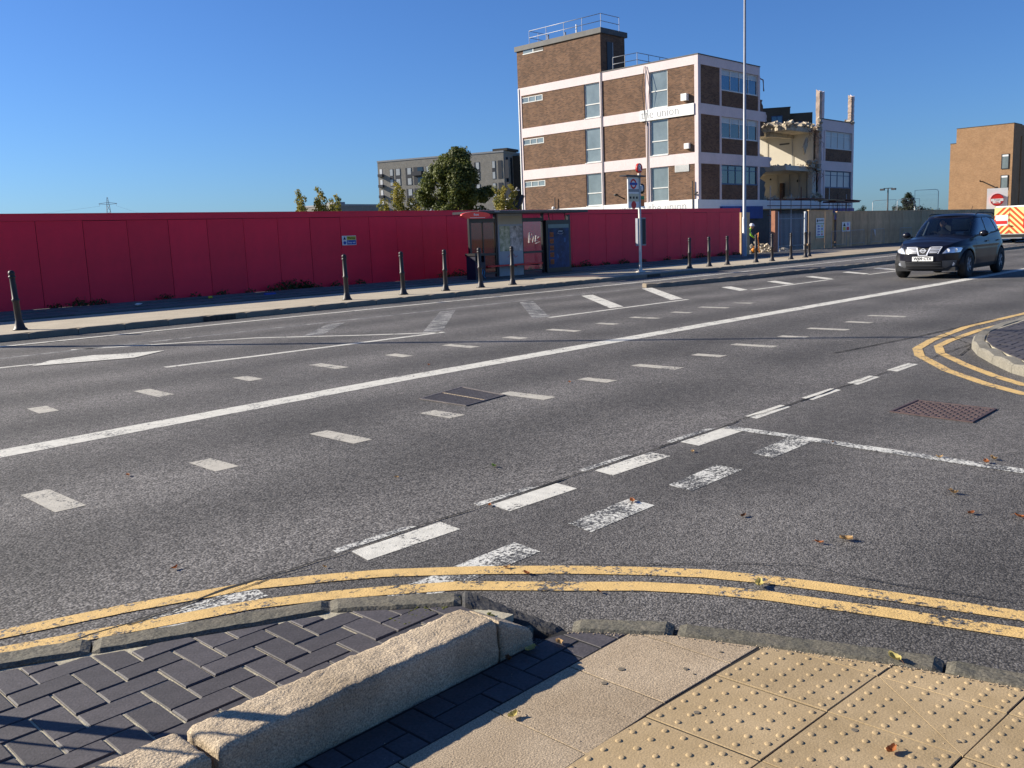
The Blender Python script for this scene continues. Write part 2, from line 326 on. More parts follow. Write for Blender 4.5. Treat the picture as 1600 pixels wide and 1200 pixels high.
M['weed'] = leafmat('weed_leaf', (.03, .05, .012), (.08, .09, .03))
# ------------------------------------------------------------------ ground and roads
MB().add([(-3000,-3000,-.03),(3000,-3000,-.03),(3000,3000,-.03),(-3000,3000,-.03)], [(0,1,2,3)]).build('ground', M['dirt'])['kind'] = 'structure'
YJ = 3.695
def sheet(name, x0, y0, x1, y1, z, mt, parent=None):
    return MB().add([(x0,y0,z),(x1,y0,z),(x1,y1,z),(x0,y1,z)], [(0,1,2,3)]).build(name, mt, parent)
road = thing('road', None, None, kind='structure')
sheet('carriageway', -80, YJ, 400, 18.6, 0, M['road'], road)
sheet('side_road_surface', -80, -60, 400, YJ, 0, M['side'], road)
sheet('cycle_lane_surface', 21.6, 15.2, 200, 18.55, .004, M['cycle'], road)
Z1 = .002
def strip(name, pts, w_, mt, z=Z1, jit=.0):
    """painted line of width w_ along pts"""
    P = []
    for i in range(len(pts)-1):
        a, b = Vector(pts[i]), Vector(pts[i+1]); n_ = max(1, int((b-a).length/.25)) if jit else 1
        for k in range(n_): P.append(a.lerp(b, k/n_))
    P.append(Vector(pts[-1])); vs = []; k = len(P)
    for i, p in enumerate(P):
        d = (P[min(i+1, k-1)]-P[max(i-1, 0)]).normalized(); nn = Vector((-d.y, d.x))
        ww = w_[0]+(w_[1]-w_[0])*i/(k-1) if isinstance(w_, tuple) else w_
        j1, j2 = random.uniform(-jit, jit), random.uniform(-jit, jit)
        vs += [(*(p+nn*(ww/2+j1)), z), (*(p-nn*(ww/2+j2)), z)]
    return MB().add(vs, [(2*i+1, 2*i+3, 2*i+2, 2*i) for i in range(k-1)]).build(name, mt, road)
def quadm(name, pts, mt, z=Z1):
    a = sum(pts[i][0]*pts[(i+1)%len(pts)][1]-pts[(i+1)%len(pts)][0]*pts[i][1] for i in range(len(pts)))
    if a < 0: pts = pts[::-1]
    return MB().add([(x, y, z) for x, y in pts], [tuple(range(len(pts)))]).build(name, mt, road)
# solid centre line
strip('centre_line', [(-6, 7.72), (2.2, 7.83), (6.3, 8.02), (13, 8.06), (25, 8.0), (60, 8.0), (300, 8)], .31, M['white'], jit=.006)
# two rows of short crossing studs marks
for i in range(-3, 13):
    x = 3.13+1.156*i
    hy = .33 if i % 2 else .215
    quadm('crossing_mark', [(x, 9.73-hy), (x+.19, 9.73-hy), (x+.22, 9.73+hy), (x+.03, 9.73+hy)], M['cream_paint'])
for i in range(-2, 13):
    x = 1.90+1.108*i
    hy = .31 if i % 2 == 0 else .205
    quadm('crossing_mark', [(x, 6.02-hy), (x+.185, 6.02-hy), (x+.185, 6.02+hy), (x+.01, 6.02+hy)], M['cream_paint'])
# give way line marks along the joint
for a, b in [(1.5, 2.0), (2.56, 3.17), (3.56, 4.15), (4.52, 5.16), (5.53, 6.2)]:
    quadm('give_way_mark', [(a+.0, 3.50), (b, 3.49), (b+.02, 3.672), (a+.03, 3.675)], M['white' if a > 2 else 'white_worn'])
    if a > 2: quadm('give_way_edge', [(a-.03, 3.712), (b-.10, 3.712), (b-.16, 3.765), (a-.02, 3.775)], M['white_worn'])
for a, b in [(6.6, 7.25), (7.6, 8.25), (8.56, 9.15), (9.53, 10.18)]:
    quadm('give_way_mark', [(a, 3.63), (b-.04, 3.64), (b, 3.76), (a+.05, 3.76)], M['white'])
for a, b, mt in [(.9, 1.95, 'white_worn'), (2.3, 3.19, 'white_worn'), (3.55, 4.16, 'white_worn'), (4.50, 5.13, 'white_worn'), (5.50, 6.16, 'white_worn')]:
    quadm('give_way_block', [(a, 2.90), (b-.02, 2.91), (b, 3.11), (a+.04, 3.09)], M[mt])
strip('side_centre_line', [(6.19, 3.66), (6.16, 3.1), (6.04, 1.52), (5.9, -3), (5.8, -20)], .115, M['white_worn'], z=.0036)
# far side lines
strip('cycle_lane_line', [(-30, 17.35), (10.3, 17.35), (19.5, 17.0), (31, 16.85), (44, 17.0), (120, 17)], .16, M['white'], z=.008)
strip('cycle_lane_line_faint', [(-10, 15.4), (9, 15.35), (19, 15.3), (21.5, 15.2)], .14, M['white_faint'])
strip('hatch_edge_line', [(5.7, 15.5), (8.23, 14.03), (9.3, 12.56), (10.2, 11.52)], .11, M['white'])
strip('hatch_edge_line', [(5.5, 11.75), (6.8, 11.65), (10.3, 11.50)], .13, M['white'])
strip('hatch_edge_line', [(13.05, 11.55), (17.7, 11.46)], .12, M['white'])
strip('hatch_edge_line', [(20.85, 11.6), (25.5, 11.6)], .12, M['white'])
strip('hatch_edge_line', [(27.8, 11.55), (32, 11.5)], .12, M['white'])
def hatch(a, b, w_, mt):
    quadm('hatch_bar', [a, (a[0]+w_, a[1]-.05), (b[0]+w_, b[1]-.05), b], mt)
hatch((8.75, 13.4), (10.35, 14.95), .38, M['white_faint'])
hatch((10.02, 11.75), (13.35, 15.0), .42, M['white_faint'])
hatch((12.8, 11.75), (15.9, 15.0), .42, M['white_faint'])
hatch((15.2, 11.75), (18.1, 14.9), .40, M['white'])
hatch((17.45, 11.75), (20.85, 15.0), .42, M['white'])
for x in (20.4, 22.9, 25.3, 27.9, 30.4, 33): quadm('hatch_bar', [(x+.1, 11.75), (x+.5, 11.75), (x+1.7, 12.95), (x+1.3, 13.0)], M['white'])
# lane arrow (turn right) far left
ax = M['white']
strip('lane_arrow', [(3.2, 14.1), (4.3, 14.05), (5.1, 13.92)], .12, ax)
quadm('lane_arrow_head', [(4.5, 13.75), (5.75, 13.25), (6.45, 13.72), (5.75, 14.05), (5.55, 14.25), (4.9, 14.2)], ax, z=.008)
# yellow double line, near corner
def px_line(name, pts, w_, mt, z=Z1, ext0=None, ext1=None):
    p = [G(x, y) for x, y in pts]
    if ext0: p = [ext0]+p
    if ext1: p = p+[ext1]
    return strip(name, p, w_, mt, z, jit=.002)
px_line('yellow_line', [(0,992.5),(200,951),(400,915),(520,903),(600,896.5),(740,892),(880,891),(1000,893),(1100,897),(1200,907),(1300,919.5),(1400,934),(1500,949),(1600,964)], .102, M['yellow'], z=.004, ext0=(-6, 4.9), ext1=(3.9, -6))
px_line('yellow_line', [(0,1020),(200,982.5),(400,945),(520,931),(600,924),(720,916),(880,917),(1000,917),(1100,922),(1200,932),(1300,946),(1400,960),(1500,976),(1600,991)], .102, M['yellow'], z=.004, ext0=(-6, 4.7), ext1=(3.75, -6))
# yellow double line, far side of the side road
px_line('yellow_line', [(1600,490),(1510,511),(1455,532),(1433,545),(1437,556),(1480,579),(1540,600),(1600,616)], .11, M['yellow'], z=.004, ext0=(30, 4.35), ext1=(7.9, -3))
px_line('yellow_line', [(1600,499),(1530,516),(1485,532),(1466,541),(1470,552),(1510,571),(1555,588),(1600,602)], .10, M['yellow'], z=.004, ext0=(30, 4.1), ext1=(8.3, -3))
# long joint between the two road surfaces, open and ragged
p = [(x*.12, YJ + .022*noise.noise(Vector((x*.21, 0, 0)))*2 + .008*random.uniform(-1, 1)) for x in range(8, 118)]
vs = []; 
for i, (x, y) in enumerate(p):
    ww = .003+.008*abs(noise.noise(Vector((x*2.3, 5, 0))))*2; vs += [(x, y+ww, .0055), (x, y-ww, .0055)]
MB().add(vs, [(2*i+1, 2*i+3, 2*i+2, 2*i) for i in range(len(p)-1)]).build('joint_crack', M['tar'], road)
def crack(pts, w_=.004):
    q = []
    for i in range(len(pts)-1):
        a, b = Vector(pts[i]), Vector(pts[i+1]); n_ = max(2, int((b-a).length/.06))
        for k in range(n_): q.append(a.lerp(b, k/n_)+Vector((random.uniform(-1, 1), random.uniform(-1, 1)))*.006)
    vs = []
    for i, c in enumerate(q):
        d = (q[min(i+1, len(q)-1)]-q[max(i-1, 0)]).normalized(); nn = Vector((-d.y, d.x))*w_*random.uniform(.4, 1.4)
        vs += [(*(c+nn), .007), (*(c-nn), .007)]
    MB().add(vs, [(2*i+1, 2*i+3, 2*i+2, 2*i) for i in range(len(q)-1)]).build('crack', M['tar'], road)
crack([G(880, 884), G(1000, 884), G(1150, 881), G(1260, 884), G(1310, 897), G(1420, 918), G(1600, 945)], .003)
crack([G(200, 978), G(320, 945), G(370, 925), G(440, 899), G(500, 884)], .004)
crack([G(1550, 500), G(1440, 525), G(1300, 553)], .012)
crack([G(1470, 520), G(1520, 540), G(1500, 556), G(1430, 558)], .008)
# ------------------------------------------------------------------ clipping
def clip(poly, region):
    n_ = len(region); a = sum(region[i][0]*region[(i+1)%n_][1]-region[(i+1)%n_][0]*region[i][1] for i in range(n_))
    R_ = region if a > 0 else region[::-1]
    out = list(poly)
    for i in range(n_):
        A, B = R_[i], R_[(i+1)%n_]
        def sd(p): return (B[0]-A[0])*(p[1]-A[1])-(B[1]-A[1])*(p[0]-A[0])
        new = []
        for j in range(len(out)):
            p, q = out[j], out[(j+1)%len(out)]; sp, sq = sd(p), sd(q)
            if sp >= 0: new.append(p)
            if (sp >= 0) != (sq >= 0):
                t = sp/(sp-sq); new.append((p[0]+(q[0]-p[0])*t, p[1]+(q[1]-p[1])*t))
        out = new
        if len(out) < 3: return []
    r = []
    for p in out:
        if not r or hypot(p[0]-r[-1][0], p[1]-r[-1][1]) > .004: r.append(p)
    if len(r) > 2 and hypot(r[0][0]-r[-1][0], r[0][1]-r[-1][1]) < .004: r.pop()
    return r if len(r) > 2 else []
def area(p): return abs(sum(p[i][0]*p[(i+1)%len(p)][1]-p[(i+1)%len(p)][0]*p[i][1] for i in range(len(p))))/2
pav_me = {}
def herring(parent, name, mt, region, zt, ox, oy, x0, x1, y0, y1, W=.1055, gap=.0072, dep=.05, keep=lambda x, y: True, far=None):
    i0, i1 = int((x0-ox)/W)-2, int((x1-ox)/W)+2; j0, j1 = int((y0-oy)/W)-2, int((y1-oy)/W)+2
    for i in range(i0, i1):
        for j in range(j0, j1):
            k = (i-j) % 4
            if k == 0: w_, h_ = 2, 1
            elif k == 3: w_, h_ = 1, 2
            else: continue
            xa, ya = ox+i*W+gap/2, oy+j*W+gap/2; xb, yb = ox+(i+w_)*W-gap/2, oy+(j+h_)*W-gap/2
            rect = [(xa, ya), (xb, ya), (xb, yb), (xa, yb)]
            cl = clip(rect, region)
            if not cl or area(cl) < .0012 or not keep((xa+xb)/2, (ya+yb)/2): continue
            dz = random.uniform(-.0025, .0025)
            if area(cl) > area(rect)*.995:
                key = (name, w_)
                if key not in pav_me:
                    lx, ly = xb-xa, yb-ya; mb = MB().prism([(-lx/2,-ly/2),(lx/2,-ly/2),(lx/2,ly/2),(-lx/2,ly/2)], -dep, 0, .004)
                    o = mb.build(name, mt, parent); pav_me[key] = o.data
                    o.location = ((xa+xb)/2, (ya+yb)/2, zt+dz); o.rotation_euler = (random.uniform(-.006, .006), random.uniform(-.006, .006), random.uniform(-.006, .006))
                else:
                    inst(name, pav_me[key], parent, ((xa+xb)/2, (ya+yb)/2, zt+dz), random.uniform(-.008, .008), random.uniform(-.008, .008), random.uniform(-.008, .008))
            else: MB().prism(cl, zt-dep, zt+dz, .003).build(name, mt, parent)
def bend_stone(name, outer, inner, z0, z1, mt, parent, rough=.006, bev=.012, zend=None, nw=5, seg=.03):
    """kerb stone between two polylines: rough top surface, rounded arris"""
    def along(pl, t):
        L = [0]
        for i in range(len(pl)-1): L.append(L[-1]+hypot(pl[i+1][0]-pl[i][0], pl[i+1][1]-pl[i][1]))
        s = t*L[-1]
        for i in range(len(pl)-1):
            if s <= L[i+1]+1e-9: 
                u = (s-L[i])/((L[i+1]-L[i]) or 1); return (pl[i][0]+(pl[i+1][0]-pl[i][0])*u, pl[i][1]+(pl[i+1][1]-pl[i][1])*u)
        return pl[-1]
    ln = sum(hypot(outer[i+1][0]-outer[i][0], outer[i+1][1]-outer[i][1]) for i in range(len(outer)-1))
    N = max(3, int(ln/seg)); rings = []
    for i in range(N+1):
        t = i/N; o_, n_ = along(outer, t), along(inner, t); zt = z1+( (zend-z1)*t if zend is not None else 0)
        e = min(t, 1-t)*ln; ed = bev*max(0, 1-e/ (bev*1.5))
        w_ = hypot(n_[0]-o_[0], n_[1]-o_[1]); f = bev/w_
        pts = [(0, z0), (0, z0+(zt-z0)*.5), (0, zt-bev-ed)] + [(f+(1-2*f)*k/(nw-1), zt-ed) for k in range(nw)] + [(1, zt-bev-ed), (1, z0+(zt-z0)*.5), (1, z0)]
        ring = []
        for u, z in pts:
            x, y = o_[0]+(n_[0]-o_[0])*u, o_[1]+(n_[1]-o_[1])*u
            q = Vector((x*14, y*14, z*14)); q2 = Vector((x*45, y*45, z*45))
            if z > z0: 
                d = noise.noise(q)*rough + noise.noise(q2)*rough*.7
                x += noise.noise(q+Vector((9, 0, 0)))*rough*.6; y += noise.noise(q+Vector((0, 7, 0)))*rough*.6; z += d
            ring.append((x, y, z))
        rings.append(ring)
    k = len(rings[0]); vs = [p for r in rings for p in r]; fs = []
    for i in range(N):
        for j in range(k-1): fs.append((i*k+j, (i+1)*k+j, (i+1)*k+j+1, i*k+j+1))
    fs += [tuple(range(k)), tuple(range(N*k, N*k+k))[::-1]]
    mb = MB(); mb.add(vs, fs, False)
    o = mb.build(name, mt, parent)
    bm = bmesh.new(); bm.from_mesh(o.data); bmesh.ops.recalc_face_normals(bm, faces=bm.faces); bm.to_mesh(o.data); bm.free()
    return o
# ------------------------------------------------------------------ near corner: raised paving
ZR = .09; ZP = .03
raised = thing('raised_paving', None, None, kind='structure')
ok_ = [G(x, y, ZR+.01) for x, y in [(0,1027),(140,1000),(300,972),(420,948),(515,932),(600,927),(722,922)]]
ik_ = [G(x, y, ZR+.01) for x, y in [(0,1040),(140,1017),(300,990),(420,969),(515,952),(600,948),(722,942)]]
ok_ = [(-2.6, ok_[0][1]+.9), (-.6, ok_[0][1]+.42)] + ok_; ik_ = [(-2.65, ik_[0][1]+.9), (-.63, ik_[0][1]+.42)] + ik_
# outer edge set 12 cm from the inner one
def offs(pl, d):
    r = []
    for i, p in enumerate(pl):
        a, b = pl[max(i-1, 0)], pl[min(i+1, len(pl)-1)]; dx, dy = b[0]-a[0], b[1]-a[1]; L = hypot(dx, dy); r.append((p[0]-dy/L*d, p[1]+dx/L*d))
    return r
ok_ = offs(ik_, .125)
def seg(pl, i, j): return pl[i:j+1]
def cutp(a, b, t): return (a[0]+(b[0]-a[0])*t, a[1]+(b[1]-a[1])*t)
for (i, j, ta, tb) in [(0, 1, 0, .98), (1, 3, .02, .99), (3, 6, .012, .995), (6, 8, .012, 1.0)]:
    oo, ii = seg(ok_, i, j), seg(ik_, i, j)
    oo[0] = cutp(oo[0], oo[1], ta); ii[0] = cutp(ii[0], ii[1], ta)
    oo[-1] = cutp(oo[-2], oo[-1], .985); ii[-1] = cutp(ii[-2], ii[-1], .985)
    bend_stone('kerb_stone', oo, ii, -.06, ZR+.012+random.uniform(-.004, .004), M['kerbgrey'], raised, rough=.0035)
reg = offs(ik_, -.006) + [(2.33, 2.50), (2.2, 2.41), (-2.6, 2.41)]
MB().prism(offs(ik_, .02)+[(2.40, 2.36), (-2.6, 2.36)], -.05, ZR-.006).build('joint_sand', M['sand'], raised)
herring(raised, 'paver', M['paver'], reg, ZR, 1.163-3*.1055, 2.69, -.4, 2.6, 2.35, 4.3)
# granite blocks along the step (rough)
def granite(name, x0, x1, y0, y1, z0, z1, z1b=None, parent=raised, rough=.012, rot=0):
    nx, ny, nz = max(4, int((x1-x0)/.016)), 14, 12
    bm = bmesh.new(); idx = {}
    def vert(i, j, k):
        key = (i, j, k)
        if key in idx: return idx[key]
        u, v, t = i/nx, j/ny, k/nz; zt = z1 + ((z1b if z1b is not None else z1)-z1)*u
        x, y, z = x0+(x1-x0)*u, y0+(y1-y0)*v, z0+(zt-z0)*t
        # round the edges
        r = .010; ex = min(x-x0, x1-x); ey = min(y-y0, y1-y); ez = zt-z
        cz = max(0, r-ez); cy = max(0, r-ey); cx = max(0, r-ex)
        if cz and cy: y += (1 if v < .5 else -1)*cz*.5; z -= cy*.5
        if cz and cx: x += (1 if u < .5 else -1)*cz*.6; z -= cx*.6
        if cx and cy: y += (1 if v < .5 else -1)*cx*.5
        P_ = Vector((x, y, z)); n1 = noise.noise_vector(P_*7)*rough*.30; n2 = noise.noise_vector(P_*30)*rough*.32; n3 = noise.noise_vector(P_*95)*rough*.32
        if t > 0: P_ += n1+n2+n3
        idx[key] = bm.verts.new(P_); return idx[key]
    for i in range(nx):
        for j in range(ny): bm.faces.new([vert(i, j, nz), vert(i+1, j, nz), vert(i+1, j+1, nz), vert(i, j+1, nz)])
        for k in range(nz):
            bm.faces.new([vert(i, 0, k), vert(i+1, 0, k), vert(i+1, 0, k+1), vert(i, 0, k+1)])
            bm.faces.new([vert(i, ny, k), vert(i, ny, k+1), vert(i+1, ny, k+1), vert(i+1, ny, k)])
    for j in range(ny):
        for k in range(nz):
            bm.faces.new([vert(0, j, k), vert(0, j, k+1), vert(0, j+1, k+1), vert(0, j+1, k)])
            bm.faces.new([vert(nx, j, k), vert(nx, j+1, k), vert(nx, j+1, k+1), vert(nx, j, k+1)])
    me = bpy.data.meshes.new(name); bm.to_mesh(me); bm.free(); me.materials.append(M['granite'])
    for p_ in me.polygons: p_.use_smooth = True
    o = bpy.data.objects.new(name, me); C.objects.link(o); o.parent = parent; return o
ZS = .185
granite('granite_block', 1.075, 2.16, 2.205, 2.395, -.03, ZS)
granite('granite_block', .35, 1.05, 2.205, 2.40, -.03, ZS-.002)
granite('granite_block', -.9, .33, 2.205, 2.40, -.03, ZS)
granite('granite_end_block', 2.175, 2.345, 2.205, 2.385, -.03, .175, .085, rough=.007)
# moss along the joint and rubble fill at the tip
mb = MB()
for k in range(260):
    x = random.choice([random.uniform(.7, 1.6), random.uniform(2.15, 2.33), random.uniform(.9, 1.3)]); mb.ico((x, 2.405+random.uniform(-.012, .018), ZR+.004), random.uniform(.003, .010), 1, (1.4, 1, .5), .3)
for k in range(60): mb.ico((random.uniform(2.05, 2.38), random.uniform(2.60, 2.70), ZR), random.uniform(.003, .008), 1, (1, 1, .5), .3)
mb.build('moss', M['moss'], raised)['kind'] = 'stuff'
MB().prism([(2.30, 2.40), (2.38, 2.26), (2.47, 2.30), (2.44, 2.44), (2.36, 2.55)], -.04, .045, .01).build('mortar_bed', M['kerbgrey'], raised)
# broken sloping kerb stone at the tip, then the flush kerb
a0, b0 = G(722, 921, .10), G(722, 945, .10); a1, b1 = G(886, 972, .05), G(872, 982, .05)
bend_stone('broken_kerb_stone', [a0, cutp(a0, a1, .5), a1], [b0, cutp(b0, b1, .5), b1], -.06, .105, M['darkstone'], raised, rough=.006, zend=.03, seg=.015)
# ------------------------------------------------------------------ near footway
foot = thing('pavement', None, None, kind='structure')
fo = [G(x, y, ZP) for x, y in [(893,960),(1055,967),(1200,985),(1300,1000),(1390,1012),(1470,1040),(1600,1056)]]
fi = [G(x, y, ZP) for x, y in [(893,986),(1055,992),(1200,1011),(1300,1024),(1390,1037),(1475,1050),(1600,1075)]]
fo = offs(fi, .115)
fo += [(fo[-1][0]+.12, -.2), (fo[-1][0]+.25, -3), (fo[-1][0]+.3, -12)]; fi += [(fi[-1][0]+.12, -.2), (fi[-1][0]+.25, -3), (fi[-1][0]+.3, -12)]
oo = [list(x) for x in fo]
def sub(pl, i, j, ta, tb):
    q = pl[i:j+1]; q[0] = cutp(q[0], q[1], ta); q[-1] = cutp(q[-2], q[-1], tb); return q
bend_stone('kerb_stone', sub(fo, 0, 1, 0, .97), sub(fi, 0, 1, 0, .97), -.08, ZP+.006, M['kerbgrey'], foot, rough=.0035)
bend_stone('kerb_stone', sub(fo, 1, 5, .02, .96), sub(fi, 1, 5, .02, .96), -.08, ZP+.004, M['kerbgrey'], foot, rough=.0035)
bend_stone('kerb_stone', sub(fo, 5, 7, .01, .98), sub(fi, 5, 7, .01, .98), -.08, ZP+.002, M['kerbgrey'], foot, rough=.0035)
bend_stone('kerb_stone', sub(fo, 7, 8, .01, .98), sub(fi, 7, 8, .01, .98), -.08, ZP+.004, M['kerbgrey'], foot, rough=.0035)
# tar-filled gap along the kerb back
gi = offs(fi[:7], -.004)
region = [(-6, 2.19)] + [(2.42, 2.19)] + offs(fi, -.006) + [(-6, -12)]
MB().prism([(-6, 2.2), (2.5, 2.2)] + fi + [(-6, -12)], -.06, ZP-.0035).build('joint_bed', M['tar'], foot)
# tactile slabs: axis aligned 40 cm
def dome(mb, x, y, z, r=.0115, h=.0037):
    n = 12; vs = []; fs = []
    rings = [(r, 0), (r*.86, h*.62), (r*.5, h*.95)]
    for rr, hh in rings:
        for k in range(n): t = 2*pi*k/n; vs.append((x+rr*cos(t), y+rr*sin(t), z+hh))
    for a in range(2):
        for k in range(n): k2 = (k+1) % n; fs.append((a*n+k, a*n+k2, (a+1)*n+k2, (a+1)*n+k))
    fs.append(tuple(range(2*n, 3*n))); mb.add(vs, fs, True)
regl = region
def slab(name, quad, mt, domes=False, g=.006):
    cx = sum(p[0] for p in quad)/4; cy = sum(p[1] for p in quad)/4
    rect = [(p[0]-math.copysign(g/2, p[0]-cx), p[1]-math.copysign(g/2, p[1]-cy)) for p in quad]
    cl = clip(rect, regl)
    if not cl or area(cl) < .002: return
    dz = random.uniform(-.0015, .0015); tx, ty = random.uniform(-.004, .004), random.uniform(-.004, .004)
    zf = lambda x, y: tx*(x-cx)+ty*(y-cy)
    mb = MB().prism(cl, ZP-.05, ZP+dz, .0015, zf)
    if domes:
        a, b, c, d = domes
        for i in range(6):
            for j in range(6):
                u, v = (i+.5)/6, (j+.5)/6
                x = (a[0]*(1-u)+b[0]*u)*(1-v)+(d[0]*(1-u)+c[0]*u)*v; y = (a[1]*(1-u)+b[1]*u)*(1-v)+(d[1]*(1-u)+c[1]*u)*v
                q = clip([(x-.015, y-.015), (x+.015, y-.015), (x+.015, y+.015), (x-.015, y+.015)], cl)
                if q and area(q) > .00075: dome(mb, x, y, ZP+dz+zf(x, y)-.0003, r=random.uniform(.0105, .0122))
    mb.build(name, mt, foot)
XE = {-4: .58, -3: .98, -2: 1.38, -1: 1.78, 0: 2.180, 1: 2.555, 2: 2.882, 3: 3.19, 4: 3.50}
def gp(i, j): return (XE[j]+.008*i, 1.582-.396*i-.025*j)
for j in range(-4, 4):
    for i in range(0, 6):
        q = [gp(i+1, j), gp(i+1, j+1), gp(i, j+1), gp(i, j)]
        if (i, j) == (1, 1):      # the slab that was cut corner to corner
            for k, tri in enumerate(([q[0], q[1], q[2]], [q[0], q[2], q[3]])):
                e = .0025 if k else -.0025; tri = [(x+e*.7, y+e*.7) for x, y in tri]
                cxx = sum(p[0] for p in tri)/3; cyy = sum(p[1] for p in tri)/3
                mb = MB().prism([(x+(cxx-x)*.012, y+(cyy-y)*.012) for x, y in tri], ZP-.05, ZP, .0015)
                for a_ in range(6):
                    for b_ in range(6):
                        u, v = (a_+.5)/6, (b_+.5)/6
                        if abs(u-v) < .02 or (u > v) != (k == 0): continue
                        x = (q[0][0]*(1-u)+q[1][0]*u)*(1-v)+(q[3][0]*(1-u)+q[2][0]*u)*v; y = (q[0][1]*(1-u)+q[1][1]*u)*(1-v)+(q[3][1]*(1-u)+q[2][1]*u)*v
                        dome(mb, x, y, ZP-.0003)
                mb.build('tactile_slab', M['tactile'], foot)
        else: slab('tactile_slab', q, M['tactile'], q)
PX = [-.45, -.05, .34, .73, 1.12, 1.51, 1.895, 2.287, 2.66, 3.0]
for k in range(len(PX)-1): slab('paving_slab', [(PX[k], 1.586-.022*max(0, PX[k]-2.2)/.37), (PX[k+1], 1.586-.022*max(0, PX[k+1]-2.2)/.37), (PX[k+1], 1.984), (PX[k], 1.984)], M['slab'])
for k in range(len(PX)-1): slab('paving_slab', [(PX[k], -1.6), (PX[k+1], -1.6), (PX[k+1], -1.2), (PX[k], -1.2)], M['slab'])
herring(foot, 'paver', M['paver'], clip([(-6, 1.988), (2.9, 1.988), (2.9, 2.19), (-6, 2.19)], region), ZP, 2.16, 1.985, .2, 2.8, 1.94, 2.25, W=.104)
# twig shadow-less debris: small grit on slabs and in the kerb joint
mb = MB()
for k in range(240):
    t = random.random(); i = random.randint(0, 5); a, b = fi[i], fi[i+1]
    x, y = a[0]+(b[0]-a[0])*t-random.uniform(0, .03), a[1]+(b[1]-a[1])*t
    mb.ico((x, y, ZP+.001), random.uniform(.0015, .004), 1, (1, 1, .6), .4)
for k in range(260): mb.ico((random.uniform(1.3, 3.0), random.uniform(.7, 2.1), ZP+.001), random.uniform(.0008, .0022), 1, (1, 1, .7), .3)
mb.build('grit', M['granite'], foot)['kind'] = 'stuff'
mb = MB()
for k in range(22):
    x, y, r = random.uniform(1.4, 3.0), random.uniform(.6, 1.95), random.uniform(.005, .013)
    if clip([(x-.015, y-.015), (x+.015, y-.015), (x+.015, y+.015), (x-.015, y+.015)], region): mb.prism([(x+r*cos(t)*random.uniform(.8, 1.1), y+r*sin(t)) for t in [q*pi/5 for q in range(10)]], ZP+.0005, ZP+.0026, .0004)
mb.build('chewing_gum', mat('old_gum', (.15, .125, .09), .8), foot)['kind'] = 'stuff'
# ------------------------------------------------------------------ corner paving on the right
ZC = .11
corner = thing('corner_pavement', None, None, kind='structure')
ro = [G(x, y, ZC) for x, y in [(1600,497),(1562,503),(1525,512),(1511,524),(1512,534),(1530,547),(1558,560),(1590,571)]]
ro = [(40, 3.78), (18, 3.80)] + ro + [(9.0, 1.4), (8.75, .2), (8.6, -3), (8.5, -12)]
ro = [(40, 3.75), (18, 3.8), (14.4, 3.86), (13.2, 3.85), (12.4, 3.76), (11.7, 3.58), (11.1, 3.33), (10.5, 3.0), (9.95, 2.66), (9.45, 2.2), (9.1, 1.6), (8.85, .8), (8.7, -.5), (8.6, -3), (8.5, -12)]
ri = offs(ro, .15)
for i in range(len(ro)-1):
    L = hypot(ro[i+1][0]-ro[i][0], ro[i+1][1]-ro[i][1]); n_ = max(1, round(L/.92)) if L < 6 else 4
    for k in range(n_):
        bend_stone('kerb_stone', [cutp(ro[i], ro[i+1], k/n_+.003/L), cutp(ro[i], ro[i+1], (k+1)/n_-.003/L)], [cutp(ri[i], ri[i+1], k/n_+.003/L), cutp(ri[i], ri[i+1], (k+1)/n_-.003/L)], -.05, ZC, M['kerbcon'], corner, rough=.003, bev=.02, seg=.25)
MB().prism(ri + [(40, -12)], -.05, ZC-.009).build('joint_sand', M['sand'], corner)
creg = offs(ri, .004) + [(40, -12)]
def inview(x, y):
    d = Vector((x, y, ZC-H0)); q = d.dot(fw); return q > 0 and 800+F*d.dot(RT)/q < 1612 and x < 14.2
herring(corner, 'paver', M['paver'], creg, ZC, 10, 2, 9, 14.4, .5, 3.8, keep=inview)
# ------------------------------------------------------------------ far footway and kerb
far = thing('far_pavement', None, None, kind='structure')
ZF = .12
sheet('footway_surface', -60, 18.6, 400, 22.2, ZF-.002, M['footway'], far)
sheet('footway_back', -60, 22.2, 400, 26.6, ZF-.004, mat('footway_shade_dark', (.10, .095, .09), .95, var=.25, vs=2, world=True), far)  # back strip colour darkened to deepen the hoarding's shadow
yk = 18.46
x = -4.0; ks = None
while x < 62:
    if x > 37.8 and x < 39.2: zt0 = .03
    if ks is None:
        o = bend_stone('kerb_stone', [(0, 0), (.905, 0)], [(0, .15), (.905, .15)], -.14, 0, M['kerbfar'], far, rough=.004, bev=.015, seg=.15); ks = o.data; o.location = (x, yk, ZF)
    else: inst('kerb_stone', ks, far, (x, yk+random.uniform(-.006, .006), (ZF if x < 38.2 else .035)+random.uniform(-.004, .004)), 0)
    x += .915
# dropped crossover in front of the site gate
MB().prism([(38.8, 18.62), (62, 18.62), (62, 22), (40, 22)], -.02, ZF+.002).build('site_crossover', mat('crossover_concrete', (.33, .27, .19), .9, var=.25, vs=.8, world=True), far)
# slabs at the back of the footway
vm = MB().prism([(-.445, -.45), (.445, -.45), (.445, .45), (-.445, .45)], -.05, 0, .012)
vs0 = None
for r in range(3):
    for i in range(0, 42):
        xx = 5.2+i*.905+r*.45; yy = 22.75+r*.93
        if vs0 is None: o = vm.build('verge_slab', M['verge'], far); vs0 = o.data; o.location = (xx, yy, ZF+.035)
        else: inst('verge_slab', vs0, far, (xx, yy, ZF+.033+random.uniform(-.006, .008)+r*.02), random.uniform(-.01, .01), random.uniform(-.01, .01), random.uniform(-.01, .01))
